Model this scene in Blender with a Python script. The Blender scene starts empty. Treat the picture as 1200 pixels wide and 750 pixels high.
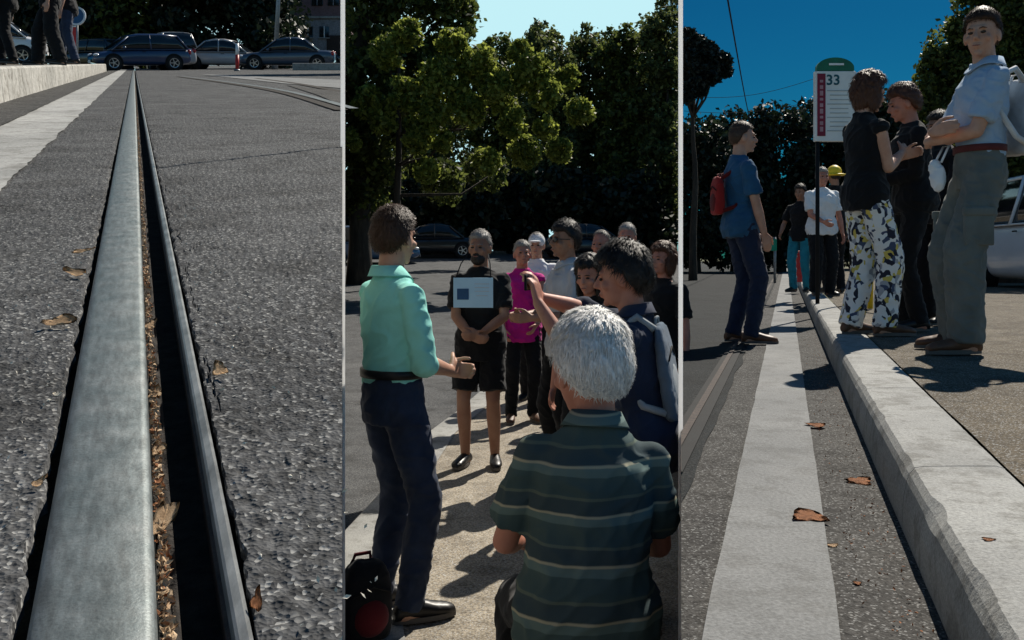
import bpy, bmesh, math, random
import numpy as np
from mathutils import Vector, Matrix, noise
random.seed(7); np.random.seed(7)
R = math.radians
SC = bpy.context.scene
COL = SC.collection

# ------------------------------------------------------------------ frame of reference
F = 1100.0; CX = 600.0; HY = 302.0; CZ = 1.56          # focal length and horizon of the 1200 x 750 picture, eye height
CAM = Vector((0, 0, CZ))
SL = -199.0 / F                                          # left terrace edge  (x = SL * y)
SR = 198.0 / F                                           # right terrace edge (x = SR * y)
Z3 = 0.91; Z3P = 1.06                                    # upper street on the right and its raised platform
def at(px, d, z=None, py=None):
    return Vector(((px - CX) / F * d, d, z if z is not None else CZ + (HY - py) / F * d))
# sloping street on the left
AL = math.atan((HY - 74) / F); CA, SA = math.cos(AL), math.sin(AL)
H1 = 0.30
def w1(x, y, z=0.0):                                     # street coordinates (z above the asphalt) -> world
    z = z - H1
    return Vector((x, y * CA - z * SA, CZ + y * SA + z * CA))
def g1(px, py, h=H1):                                    # where a sight line meets the street plane -> street coords x, y
    u = (px - CX) / F; v = (HY - py) / F
    yl = CA + SA * v; zl = -SA + CA * v
    t = -h / zl
    return (t * u, t * yl)
VPX = 157.0
_u = (VPX - CX) / F; _v = (HY - 74) / F
_d = Vector((_u, CA + SA * _v)).normalized()
DX, DY = _d.x, _d.y                                      # direction of the rail in the street plane
def sr(x, y): return (x * DY - y * DX, x * DX + y * DY)
def xy(s, r): return (s * DY + r * DX, -s * DX + r * DY)
def S1(px, py, h=H1): return sr(*g1(px, py, h))

# ------------------------------------------------------------------ helpers
def tag(o, label=None, cat=None, group=None, kind=None):
    if label: o['label'] = label
    if cat: o['category'] = cat
    if group: o['group'] = group
    if kind: o['kind'] = kind
    return o
def link(name, me, m=None, parent=None, smooth=False):
    o = bpy.data.objects.new(name, me); COL.objects.link(o)
    if m is not None:
        me.materials.clear(); me.materials.append(m)
    if smooth:
        me.polygons.foreach_set('use_smooth', [True] * len(me.polygons))
    if parent is not None: o.parent = parent
    return o
def obj(name, bm, m=None, parent=None, smooth=False):
    me = bpy.data.meshes.new(name); bm.to_mesh(me); bm.free()
    return link(name, me, m, parent, smooth)
def empty(name, loc, rz=0.0):
    o = bpy.data.objects.new(name, None); COL.objects.link(o)
    o.location = loc; o.rotation_euler = (0, 0, rz); o.empty_display_size = .1
    return o
def mesh_np(name, V, Fc, m=None, parent=None, smooth=False):
    me = bpy.data.meshes.new(name)
    V = np.asarray(V, dtype=np.float32); Fc = np.asarray(Fc, dtype=np.int32)
    n = Fc.shape[1]
    me.vertices.add(len(V)); me.vertices.foreach_set('co', V.ravel())
    me.loops.add(Fc.size); me.loops.foreach_set('vertex_index', Fc.ravel())
    me.polygons.add(len(Fc)); me.polygons.foreach_set('loop_start', np.arange(0, Fc.size, n, dtype=np.int32))
    me.polygons.foreach_set('loop_total', np.full(len(Fc), n, dtype=np.int32))
    me.update(calc_edges=True); me.validate()
    return link(name, me, m, parent, smooth)
def box(bm, c, s, rot=None, bev=0.0):
    r = bmesh.ops.create_cube(bm, size=1.0)
    M = Matrix.Translation(c) @ (rot.to_4x4() if rot else Matrix.Identity(4)) @ Matrix.Diagonal((s[0], s[1], s[2], 1))
    bmesh.ops.transform(bm, matrix=M, verts=r['verts'])
    if bev > 0:
        es = set(e for v in r['verts'] for e in v.link_edges)
        bmesh.ops.bevel(bm, geom=list(es), offset=bev, segments=2, affect='EDGES', profile=.6)
def rings(bm, rs, cap=True):                             # rs: lists of points, skinned together, closed
    rv = [[bm.verts.new(p) for p in r] for r in rs]
    n = len(rv[0])
    for a, b in zip(rv, rv[1:]):
        for i in range(n):
            bm.faces.new((a[i], a[(i + 1) % n], b[(i + 1) % n], b[i]))
    if cap:
        bm.faces.new(list(reversed(rv[0]))); bm.faces.new(rv[-1])
def basis(d):
    d = Vector(d).normalized()
    a = Vector((1, 0, 0)) if abs(d.x) < .8 else Vector((0, 1, 0))
    x = (a - d * a.dot(d)).normalized(); y = d.cross(x)
    return x, y, d
def cap(bm, a, b, ra, rb, n=14, round_=True):            # tapered capsule
    a = Vector(a); b = Vector(b); L = (b - a).length
    if L < 1e-5: b = a + Vector((0, 0, 1e-3))
    x, y, d = basis(b - a)
    rs = []
    prof = []
    if round_:
        for k in range(1, 5):
            t = -math.pi / 2 + math.pi / 2 * k / 5
            prof.append((a + d * ra * math.sin(t), ra * math.cos(t)))
    prof.append((a, ra)); prof.append((b, rb))
    if round_:
        for k in range(1, 5):
            t = math.pi / 2 * k / 5
            prof.append((b + d * rb * math.sin(t), rb * math.cos(t)))
    for c, r in prof:
        rs.append([c + (x * math.cos(2 * math.pi * i / n) + y * math.sin(2 * math.pi * i / n)) * r for i in range(n)])
    rings(bm, rs)
def ell(bm, c, r, M=None, n=16):
    q = bmesh.ops.create_uvsphere(bm, u_segments=n, v_segments=max(8, n // 2 + 2), radius=1.0)
    T = Matrix.Translation(c) @ Matrix.Diagonal((r[0], r[1], r[2], 1))
    if M is not None: T = M @ T
    bmesh.ops.transform(bm, matrix=T, verts=q['verts'])
def tube(bm, pts, r, n=8):
    pts = [Vector(p) for p in pts]
    rs = []
    for i, p in enumerate(pts):
        d = pts[min(i + 1, len(pts) - 1)] - pts[max(i - 1, 0)]
        x, y, d = basis(d)
        rr = r[i] if isinstance(r, (list, tuple)) else r
        rs.append([p + (x * math.cos(2 * math.pi * k / n) + y * math.sin(2 * math.pi * k / n)) * rr for k in range(n)])
    rings(bm, rs)
def bake(bm, voxel, it=3, wr=0.0, wscale=12.0, zmin=None, wmask=None):
    me = bpy.data.meshes.new('t'); bm.to_mesh(me); bm.free()
    o = bpy.data.objects.new('t', me); COL.objects.link(o)
    m = o.modifiers.new('r', 'REMESH'); m.mode = 'VOXEL'; m.voxel_size = voxel; m.use_smooth_shade = True
    if it:
        s = o.modifiers.new('s', 'SMOOTH'); s.factor = .5; s.iterations = it
    dg = bpy.context.evaluated_depsgraph_get()
    out = bpy.data.meshes.new_from_object(o.evaluated_get(dg))
    bpy.data.objects.remove(o); bpy.data.meshes.remove(me)
    n = len(out.vertices)
    co = np.empty(n * 3, dtype=np.float32); out.vertices.foreach_get('co', co); co = co.reshape(-1, 3)
    if wr > 0:
        no = np.empty(n * 3, dtype=np.float32); out.vertices.foreach_get('normal', no); no = no.reshape(-1, 3)
        off = random.random() * 50
        d = np.empty(n, dtype=np.float32)
        for i in range(n):
            p = co[i]
            q = Vector((float(p[0]) * wscale + off, float(p[1]) * wscale, float(p[2]) * wscale * .75 + off))
            w = noise.noise(q)
            w2 = noise.noise(q * 2.3)
            q3 = Vector((q.x * .9 + q.z * 1.1, q.y * 1.6, q.z * 2.4 - q.x * 1.3)); w3 = noise.noise(q3)
            d[i] = (1 - abs(w) * 2.6) * .5 + w2 * .25 + max(-.6, 1 - abs(w3) * 5.5) * .45
        co += no * (d * wr)[:, None]
    if zmin is not None: co[:, 2] = np.maximum(co[:, 2], zmin)
    out.vertices.foreach_set('co', co.ravel()); out.update()
    return out

# ------------------------------------------------------------------ materials
def newmat(name):
    m = bpy.data.materials.new(name); m.use_nodes = True
    nt = m.node_tree; return m, nt, nt.nodes['Principled BSDF']
def nd(nt, t, **k):
    n = nt.nodes.new(t)
    for a, v in k.items():
        if a.startswith('i_'): n.inputs[a[2:].replace('_', ' ')].default_value = v
        else: setattr(n, a, v)
    return n
def rgba(c): return (c[0], c[1], c[2], 1.0)
def ramp(nt, fac, stops):
    r = nd(nt, 'ShaderNodeValToRGB'); e = r.color_ramp.elements
    while len(e) < len(stops): e.new(.5)
    for q, (p, c) in zip(e, stops):
        q.position = p; q.color = rgba(c) if not isinstance(c, (int, float)) else (c, c, c, 1)
    nt.links.new(fac, r.inputs[0]); return r.outputs[0]
def coords(nt, scale=(1, 1, 1)):
    t = nd(nt, 'ShaderNodeTexCoord'); mp = nd(nt, 'ShaderNodeMapping'); mp.inputs['Scale'].default_value = scale
    nt.links.new(t.outputs['Object'], mp.inputs[0]); return mp.outputs[0]
def noise_n(nt, vec, scale, detail=4, rough=.55):
    n = nd(nt, 'ShaderNodeTexNoise'); n.inputs['Scale'].default_value = scale; n.inputs['Detail'].default_value = detail
    n.inputs['Roughness'].default_value = rough
    nt.links.new(vec, n.inputs['Vector']); return n.outputs['Fac']
def mixc(nt, f, a, b, mode='MIX'):
    m = nd(nt, 'ShaderNodeMix', data_type='RGBA', blend_type=mode)
    for s, v in ((m.inputs[0], f), (m.inputs[6], a), (m.inputs[7], b)):
        if hasattr(v, 'node'): nt.links.new(v, s)
        elif isinstance(v, (int, float)): s.default_value = v
        else: s.default_value = rgba(v)
    return m.outputs[2]
def bump(nt, b, h, strength, dist, prev=None):
    n = nd(nt, 'ShaderNodeBump'); n.inputs['Strength'].default_value = strength; n.inputs['Distance'].default_value = dist
    nt.links.new(h, n.inputs['Height'])
    if prev: nt.links.new(prev, n.inputs['Normal'])
    nt.links.new(n.outputs[0], b.inputs['Normal']); return n.outputs[0]
def mat(name, c1, c2=None, scale=6, rough=.8, bs=0.0, bscale=40, bdist=.01, metal=0.0, spec=.3, sheen=0.0, stretch=(1, 1, 1)):
    m, nt, b = newmat(name)
    v = coords(nt, stretch)
    c2 = c2 or tuple(x * .75 for x in c1)
    f = noise_n(nt, v, scale)
    nt.links.new(ramp(nt, f, [(.32, c2), (.68, c1)]), b.inputs['Base Color'])
    b.inputs['Roughness'].default_value = rough; b.inputs['Metallic'].default_value = metal
    b.inputs['Specular IOR Level'].default_value = spec
    if sheen: b.inputs['Sheen Weight'].default_value = sheen
    if bs: bump(nt, b, noise_n(nt, v, bscale, 5, .65), bs, bdist)
    return m
def asphalt(name, lo, hi, grain=230, speck=.28, big=1.3, bd=.004):
    m, nt, b = newmat(name); v = coords(nt)
    vo = nd(nt, 'ShaderNodeTexVoronoi'); vo.inputs['Scale'].default_value = grain; nt.links.new(v, vo.inputs['Vector'])
    n1 = noise_n(nt, v, big, 5); n2 = noise_n(nt, v, grain * .35, 3)
    base = ramp(nt, n1, [(.3, lo), (.72, hi)])
    gr = ramp(nt, n2, [(.35, (.45, .45, .45)), (.65, (1.25, 1.25, 1.25))])
    c = mixc(nt, 1.0, base, gr, 'MULTIPLY')
    sep = nd(nt, 'ShaderNodeSeparateColor'); nt.links.new(vo.outputs['Color'], sep.inputs[0])
    sp = ramp(nt, sep.outputs[0], [(.86, 0.0), (.93, 1.0)])
    c = mixc(nt, sp, c, (speck, speck, speck * .97))
    c = mixc(nt, .8, c, ramp(nt, noise_n(nt, v, big * 3.7, 6, .7), [(.36, (.55, .54, .53)), (.52, (1, 1, 1)), (.7, (1.18, 1.17, 1.15))]), 'MULTIPLY')
    nt.links.new(c, b.inputs['Base Color']); b.inputs['Roughness'].default_value = .88; b.inputs['Specular IOR Level'].default_value = .16
    h = mixc(nt, .5, vo.outputs['Distance'], n2)
    bump(nt, b, h, 1.0, bd)
    return m
def concrete(name, lo, hi, grain=120, stain=.5):
    m, nt, b = newmat(name); v = coords(nt)
    n1 = noise_n(nt, v, 1.7, 6, .6); n2 = noise_n(nt, v, grain, 4, .7); n3 = noise_n(nt, v, 9, 5, .7)
    c = ramp(nt, n1, [(.3, lo), (.7, hi)])
    c = mixc(nt, 1.0, c, ramp(nt, n2, [(.3, (.62, .62, .62)), (.7, (1.15, 1.15, 1.15))]), 'MULTIPLY')
    c = mixc(nt, stain, c, ramp(nt, n3, [(.38, (.45, .43, .4)), (.5, (1, 1, 1))]), 'MULTIPLY')
    nt.links.new(c, b.inputs['Base Color']); b.inputs['Roughness'].default_value = .85; b.inputs['Specular IOR Level'].default_value = .2
    bump(nt, b, n2, .7, .004)
    return m
def leafmat(name, dark, light, trans=.35):
    m = bpy.data.materials.new(name); m.use_nodes = True; nt = m.node_tree; nt.nodes.clear()
    out = nd(nt, 'ShaderNodeOutputMaterial'); g = nd(nt, 'ShaderNodeNewGeometry')
    c = ramp(nt, g.outputs['Random Per Island'], [(.0, dark), (.6, tuple((a + b) / 2 for a, b in zip(dark, light))), (1.0, light)])
    d = nd(nt, 'ShaderNodeBsdfPrincipled'); t = nd(nt, 'ShaderNodeBsdfTranslucent'); mx = nd(nt, 'ShaderNodeMixShader')
    d.inputs['Roughness'].default_value = .5; d.inputs['Specular IOR Level'].default_value = .35
    nt.links.new(c, d.inputs['Base Color']); nt.links.new(c, t.inputs['Color']); mx.inputs[0].default_value = trans
    nt.links.new(d.outputs[0], mx.inputs[1]); nt.links.new(t.outputs[0], mx.inputs[2]); nt.links.new(mx.outputs[0], out.inputs[0])
    return m

M = {}
M['asph1'] = asphalt('asphalt coarse', (.054, .0555, .058), (.094, .095, .097), 300, .24, 1.6, .003)
M['asph2'] = asphalt('asphalt grey', (.065, .068, .072), (.10, .102, .105), 200, .18, .8)
M['asph3_shade'] = asphalt('asphalt painted shade', (.010, .013, .015), (.018, .021, .023), 200, .04, .8)  # tree shade over the right street, put into a near black base colour
M['gutter'] = asphalt('gutter asphalt', (.048, .046, .044), (.08, .077, .072), 220, .2, 2.5)
M['band'] = concrete('pale band', (.18, .184, .184), (.27, .273, .268), 110, .35)
M['band1'] = concrete('pale worn band', (.30, .30, .285), (.5, .495, .47), 90, .6)
M['kerb'] = concrete('kerb concrete', (.26, .26, .25), (.40, .40, .38), 130, .55)
M['kerb1'] = concrete('kerb travertine', (.34, .33, .3), (.6, .58, .53), 25, .8)
M['sand'] = asphalt('worn tan paving', (.085, .068, .046), (.13, .106, .074), 260, .3, 1.5, .002)
M['sand2'] = asphalt('pale tan paving', (.25, .215, .165), (.37, .325, .255), 240, .42, 1.2, .002)
M['wall'] = concrete('terrace wall concrete', (.3, .29, .27), (.42, .4, .37), 60, .6)
M['earth'] = mat('dry grass earth', (.14, .13, .07), (.07, .08, .035), 3, .95)
M['black'] = mat('black cloth', (.007, .008, .009), (.004, .004, .005), 8, .85, .3, 200, .002)
M['dirt'] = mat('dirt filled joint', (.05, .042, .035), (.018, .015, .013), 60, .95, .8, 120, .006)
M['glass'] = mat('dark glass', (.012, .016, .02), (.008, .01, .012), 2, .08, spec=.6)
M['tyre'] = mat('tyre rubber', (.02, .02, .02), (.012, .012, .012), 20, .8)
M['rimm'] = mat('alloy', (.55, .56, .58), (.4, .4, .42), 8, .3, metal=.8)
M['bark'] = mat('bark', (.06, .048, .036), (.025, .02, .016), 9, .9, .9, 14, .03, stretch=(1, 1, .25))
M['leafA'] = leafmat('leaf sunlit yellow green', (.07, .10, .018), (.38, .42, .08), .62)  # leaf colour lifted to carry sunlight on the boughs
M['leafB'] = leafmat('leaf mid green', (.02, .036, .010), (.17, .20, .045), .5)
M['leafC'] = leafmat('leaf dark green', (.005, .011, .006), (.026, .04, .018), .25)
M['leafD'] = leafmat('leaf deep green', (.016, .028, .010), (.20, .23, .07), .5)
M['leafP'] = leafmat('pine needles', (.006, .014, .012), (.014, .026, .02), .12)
def rail_mat():
    m, nt, b = newmat('rail steel'); v = coords(nt)
    t = nd(nt, 'ShaderNodeTexCoord'); mp = nd(nt, 'ShaderNodeMapping')
    mp.inputs['Rotation'].default_value = (0, 0, math.atan2(-DX, DY) * -1)
    m2 = nd(nt, 'ShaderNodeMapping'); m2.inputs['Scale'].default_value = (1, .02, 1); nt.links.new(t.outputs['Object'], mp.inputs[0]); nt.links.new(mp.outputs[0], m2.inputs[0])
    streak = noise_n(nt, m2.outputs[0], 150, 5, .65); patch = noise_n(nt, v, 22, 6, .7); fine = noise_n(nt, v, 420, 3)
    c = ramp(nt, patch, [(.3, (.135, .155, .152)), (.55, (.18, .20, .198)), (.78, (.245, .26, .258))])
    c = mixc(nt, .75, c, ramp(nt, streak, [(.36, (.62, .6, .6)), (.52, (.98, .98, .99)), (.66, (1.3, 1.3, 1.32))]), 'MULTIPLY')
    c = mixc(nt, .35, c, ramp(nt, fine, [(.35, (.62, .6, .58)), (.55, (1.1, 1.1, 1.1))]), 'MULTIPLY')
    nt.links.new(c, b.inputs['Base Color']); b.inputs['Metallic'].default_value = .45
    nt.links.new(ramp(nt, patch, [(.3, .42), (.7, .58)]), b.inputs['Roughness'])
    bump(nt, b, fine, .35, .0008)
    return m
M['rail'] = rail_mat(); M['lip'] = mat('worn lip steel', (.30, .31, .31), (.12, .125, .125), 60, .42, .3, 300, .001, metal=.5, stretch=(1, .2, 1))
M['railside'] = mat('rusty rail side', (.06, .04, .032), (.02, .016, .015), 40, .8, .8, 160, .002)

def cloth(name, c, dark=.72, bs=.35, bscale=26): return mat(name, c, tuple(x * dark for x in c), 9, .85, bs, bscale, .006, spec=.15, sheen=.1)
def skinm(name, c): return mat(name, c, (c[0] * .82, c[1] * .72, c[2] * .68), 14, .55, .15, 120, .001, spec=.4)
SK = skinm('skin light', (.52, .30, .21)); SKR = skinm('skin ruddy', (.5, .22, .15)); SKT = skinm('skin tanned', (.34, .18, .115))
EYE = mat('eye', (.03, .025, .02), None, 3, .2); LIP = mat('lips', (.3, .12, .1), None, 10, .5)
def hairm(name, c):
    m, nt, b = newmat(name); v = coords(nt, (1, 1, .22))
    f = noise_n(nt, v, 160, 4, .6)
    nt.links.new(ramp(nt, f, [(.3, tuple(x * .55 for x in c)), (.7, c)]), b.inputs['Base Color'])
    b.inputs['Roughness'].default_value = .5; b.inputs['Specular IOR Level'].default_value = .35
    bump(nt, b, f, .6, .004); return m
HB = hairm('hair brown', (.07, .035, .018)); HK = hairm('hair near black', (.022, .016, .013)); HW = hairm('hair white', (.97, .95, .91))
HG = hairm('hair grey', (.33, .31, .29)); HR = hairm('hair auburn', (.11, .042, .02))

# ------------------------------------------------------------------ people
def ik(a, t, l1, l2, hint):
    a = Vector(a); t = Vector(t); d = t - a; L = d.length
    if L > (l1 + l2) * .999:
        t = a + d.normalized() * (l1 + l2) * .999; d = t - a; L = d.length
    x = (l1 * l1 - l2 * l2 + L * L) / (2 * L); h = math.sqrt(max(0, l1 * l1 - x * x))
    dn = d.normalized(); hv = Vector(hint); hv = (hv - dn * hv.dot(dn))
    hv = hv.normalized() if hv.length > 1e-4 else basis(dn)[0]
    return a + dn * x + hv * h, t
def hand(bm, w, f, n, right, curl, s):
    f = Vector(f).normalized(); n = Vector(n); n = (n - f * n.dot(f)).normalized()
    t = f.cross(n) * (1 if right else -1)
    for i, (L, k) in enumerate(zip((.068, .076, .071, .056), (.027, .009, -.009, -.026))):
        base = w + (f * .012 + t * k * .55) * s; kn = w + (f * (.088 - abs(k) * .18) + t * k) * s
        cap(bm, base, kn, .0145 * s, .0115 * s, 10)
        p = kn; ang = 0
        for j, q in enumerate((.45, .32, .23)):
            ang += R(curl * (.7 if j == 0 else 1.0)) * (1 + .06 * i)
            d = f * math.cos(ang) + n * math.sin(ang)
            e = p + d * L * q * s
            cap(bm, p, e, (.0098 - .0008 * j) * s, (.009 - .0009 * j) * s, 9); p = e
    tb = w + (f * .02 + t * .022) * s
    p1 = tb + (f * .032 + t * .028 + n * .010) * s; p2 = p1 + (f * .03 + t * .008 + n * .016) * s; p3 = p2 + (f * .022 + n * .012) * s
    cap(bm, tb, p1, .014 * s, .0115 * s, 9); cap(bm, p1, p2, .0108 * s, .0098 * s, 9); cap(bm, p2, p3, .0096 * s, .008 * s, 9)

TOR = [(-.10, .135, .095, 0), (-.02, .158, .112, -.005), (.06, .152, .108, -.005), (.15, .132, .098, 0), (.24, .142, .106, .004), (.34, .158, .116, .006),
       (.42, .164, .106, 0), (.462, .150, .088, -.006), (.492, .120, .074, -.010), (.515, .088, .066, -.012), (.54, .06, .058, -.012)]
def person(label, pos, yaw, H=1.75, lean=0, roll=0, hy=0, hp=0, drop=0, build=1.0, belly=0.0,
           rh=(.27, .05, .80), lh=(-.27, .05, .80), rel=(.5, -1, 0), lel=(-.5, -1, 0), rn=(-1, 0, 0), ln=(1, 0, 0), rf=None, lf=None, rcurl=22, lcurl=22,
           rfoot=(.11, .02), lfoot=(-.11, 0), toe=(12, -12), top=None, sleeve='short', bottom=None, blen='long', shoe=None, skin=SK, hair=HB, style='short',
           collar=None, vox=.007, group=None, hem=.0, glasses=False, beard=None, loose=.012, name='person', strands=None, tuck=False, hs=1.02, bwide=1.0, hairvol=1.0, torso_up=1.0):
    s = H / 1.75
    root = empty(name, pos, yaw); tag(root, label, 'person', group)
    P = Vector((0, 0, .93 * s - drop)); 
    def RT(z):
        k = max(0, min(1, (z + .02) / .25)); 
        return Matrix.Rotation(-R(lean) * k, 3, 'X') @ Matrix.Rotation(R(roll) * k, 3, 'Y')
    def T(x, y, z): return P + RT(z) @ (Vector((x, y, z)) * s)
    def torso(bm, inf, z0=-.2, z1=1, ibelly=True, n=24):
        rs = []
        for (z, rx, ry, oy) in TOR:
            if z < z0 or z > z1: continue
            by = belly * math.exp(-((z - .13) / .12) ** 2)
            e = inf if z < .45 else inf * .6
            if tuck and inf > 0 and z < .12: e = .002
            elif inf > 0 and z < .12: e += .023 * min(1, (.12 - z) / .08)
            rs.append([T((rx * build + e + by * .5) * math.cos(a), oy + by * .6 + ((ry * build + e) + by * .7) * math.sin(a), z) for a in [2 * math.pi * i / n for i in range(n)]])
        rings(bm, rs)
    SHR = T(.172 * build, -.005, .448); SHL = T(-.172 * build, -.005, .448)
    NB = T(0, -.012, .50)
    RTc = RT(.5)
    HM3 = Matrix.Rotation(R(hy), 3, 'Z') @ Matrix.Rotation(-R(lean) * .45 - R(hp), 3, 'X')
    HC = T(0, .004, .585) + HM3 @ (Vector((0, .012, .100)) * s)
    HM = Matrix.Translation(HC) @ HM3.to_4x4() @ Matrix.Scale(s * hs, 4)
    def hp3(x, y, z): return HM @ Vector((x, y, z))
    ua, fa = .285 * s, .25 * s
    elR, wR = ik(SHR, Vector(rh) * s, ua, fa, rel); elL, wL = ik(SHL, Vector(lh) * s, ua, fa, lel)
    hipR = P + Vector((.088 * s * build, 0, -.015 * s)); hipL = P + Vector((-.088 * s * build, 0, -.015 * s))
    ankR = Vector((rfoot[0] * s, rfoot[1] * s, .085 * s)); ankL = Vector((lfoot[0] * s, lfoot[1] * s, .085 * s))
    knR, ankR = ik(hipR, ankR, .425 * s, .425 * s, (.12, 1, 0)); knL, ankL = ik(hipL, ankL, .425 * s, .425 * s, (-.12, 1, 0))
    # ---- skin: one continuous surface
    bm = bmesh.new(); torso(bm, -.004)
    cap(bm, NB, hp3(0, -.02, -.06), .058 * s, .054 * s, 16)
    ell(bm, (0, -.010, .022), (.073, .091, .100), HM, 20); ell(bm, (0, .026, -.022), (.060, .066, .085), HM, 18)
    ell(bm, (0, .028, -.070), (.047, .052, .042), HM, 16); ell(bm, (0, .074, -.092), (.018, .015, .014), HM, 10)
    cap(bm, hp3(0, .088, .018), hp3(0, .110, -.020), .008 * s, .0125 * s, 10); ell(bm, (0, .094, -.026), (.017, .013, .009), HM, 10)
    cap(bm, hp3(-.034, .078, .030), hp3(.034, .078, .030), .0115 * s, .0115 * s, 10)
    for k in (-1, 1):
        ell(bm, (k * .078, -.006, -.008), (.011, .021, .032), HM, 12); ell(bm, (k * .042, .066, -.022), (.020, .020, .018), HM, 10)
    ell(bm, (0, .091, -.052), (.022, .010, .006), HM, 10); ell(bm, (0, .088, -.064), (.019, .011, .006), HM, 10)
    for (sh, el, wr, rgt, nn, ff, cu) in ((SHR, elR, wR, True, rn, rf, rcurl), (SHL, elL, wL, False, ln, lf, lcurl)):
        cap(bm, sh, el, .046 * s * build, .037 * s, 16); cap(bm, el, el + (wr - el) * .35, .037 * s, .039 * s, 14)
        cap(bm, el + (wr - el) * .35, wr, .039 * s, .024 * s, 14)
        hand(bm, wr, ff if ff else (wr - el), nn, rgt, cu, s)
    for (hp_, kn, an, tz) in ((hipR, knR, ankR, toe[0]), (hipL, knL, ankL, toe[1])):
        cap(bm, hp_, kn, .080 * s * build, .052 * s, 16); cap(bm, kn, kn + (an - kn) * .3, .050 * s, .054 * s, 14); cap(bm, kn + (an - kn) * .3, an, .054 * s, .035 * s, 14)
        fd = Matrix.Rotation(-R(tz), 3, 'Z') @ Vector((0, 1, 0))
        g = Vector((an.x, an.y, 0))
        cap(bm, g - fd * .03 * s + Vector((0, 0, .035 * s)), g + fd * .16 * s + Vector((0, 0, .028 * s)), .033 * s, .026 * s, 12)
    link('body', bake(bm, vox, 2, zmin=.004), skin, root, True)
    # ---- eyes, lips
    for k in (-1, 1):
        bm = bmesh.new(); ell(bm, (k * .030, .0835, .006), (.0135, .007, .0065), HM, 12); obj('eye', bm, EYE, root, True)
        bm = bmesh.new(); tube(bm, [hp3(k * .014, .0955, .0235), hp3(k * .030, .0945, .028), hp3(k * .047, .083, .0235)], [.0024 * s, .0034 * s, .0018 * s], 8); obj('eyebrow', bm, hair or HK, root, True)
    bm = bmesh.new(); ell(bm, (0, .1005, -.058), (.021, .004, .0035), HM, 12); obj('lips', bm, LIP, root, True)
    if glasses:
        bm = bmesh.new()
        for k in (-1, 1):
            ell(bm, (k * .031, .098, .006), (.026, .006, .018), HM, 14)
            cap(bm, hp3(k * .055, .094, .012), hp3(k * .08, 0, .008), .003 * s, .003 * s, 6)
        obj('sunglasses', bm, M['glass'], root, True)
    if beard:
        bm = bmesh.new(); ell(bm, (0, .046, -.078), (.053, .055, .045), HM, 18); ell(bm, (0, .092, -.046), (.026, .012, .010), HM, 12)
        link('beard', bake(bm, .006, 2, .003, 60), beard, root, True)
    # ---- hair
    if hair:
        bm = bmesh.new(); q = bmesh.ops.create_uvsphere(bm, u_segments=72, v_segments=48, radius=1)
        off = random.random() * 30; roots = []
        for v in q['verts']:
            d = v.co.normalized()
            line = float(np.interp(d.y, (-1, -.45, -.2, .0, .25, .5, 1), (-.80, -.74, -.36, -.02, .10, .40, .42)))
            if style == 'bald': line += .5 * max(0, min(1, (d.y + .4) / .5))
            if style in ('long', 'bob'): line -= .55 * max(0, min(1, (.35 - d.y) / .4))
            if style == 'full': line -= .07
            h = max(0, min(1, (d.z - line) / .17)); h = h * h * (3 - 2 * h)
            if h > .25: roots.append((v, d.copy(), h))
            th = {'short': .010, 'bald': .004, 'full': .020, 'long': .024, 'bob': .024}[style] * hairvol
            nz = noise.noise(d * 5 + Vector((off, 0, 0))) * .35 + noise.noise(Vector((d.x * 16, d.y * 16, d.z * 5)) + Vector((0, off, 0))) * .3 + noise.noise(Vector((d.x * 45, d.y * 45, d.z * 12))) * .14
            rr = Vector((.074, .092, .101))
            e = -.012 + h * (.012 + th * (1 + nz) + (.006 if d.z > .5 else 0))
            v.co = HM @ Vector((d.x * (rr.x + e), d.y * (rr.y + e) - .010, d.z * (rr.z + e) + .022))
        ns = int({True: 5200, False: 1400}[vox < .0065]) if strands is None else strands
        if roots and ns and style not in ('long', 'bob'):
            crown = Vector((.1, -.45, .9)).normalized()
            for _ in range(ns):
                v, d, h = random.choice(roots); p = v.co.copy() + Vector((random.uniform(-1, 1), random.uniform(-1, 1), random.uniform(-1, 1))) * .003 * s
                nw = (HM.to_3x3() @ d).normalized()
                fl = d - crown * d.dot(crown); fl = (HM.to_3x3() @ (fl + Vector((0, 0, -.35)))).normalized()
                jt = Vector((random.gauss(0, 1), random.gauss(0, 1), random.gauss(0, 1))) * (.28 if vox > .0065 or hair != HW else .16)
                tdir = (fl + jt * .8); tdir = (tdir - nw * tdir.dot(nw)).normalized()
                L = random.uniform(.014, .032) * s * (1.25 if style != 'short' else .8) * hairvol ** .5; wd = tdir.cross(nw) * random.uniform(.0006, .0014) * s
                lift = random.uniform(.0, .006 if hair != HW else .0025) * s * h
                a0 = p - nw * .003 * s; a1 = p + tdir * L * .5 + nw * (lift + .0015 * s); a2 = p + tdir * L + nw * (lift * .6 - .001 * s)
                q0 = [bm.verts.new(x) for x in (a0 - wd, a0 + wd, a1 + wd, a1 - wd, a2)]
                bm.faces.new((q0[0], q0[1], q0[2], q0[3])); bm.faces.new((q0[3], q0[2], q0[4]))
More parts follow.
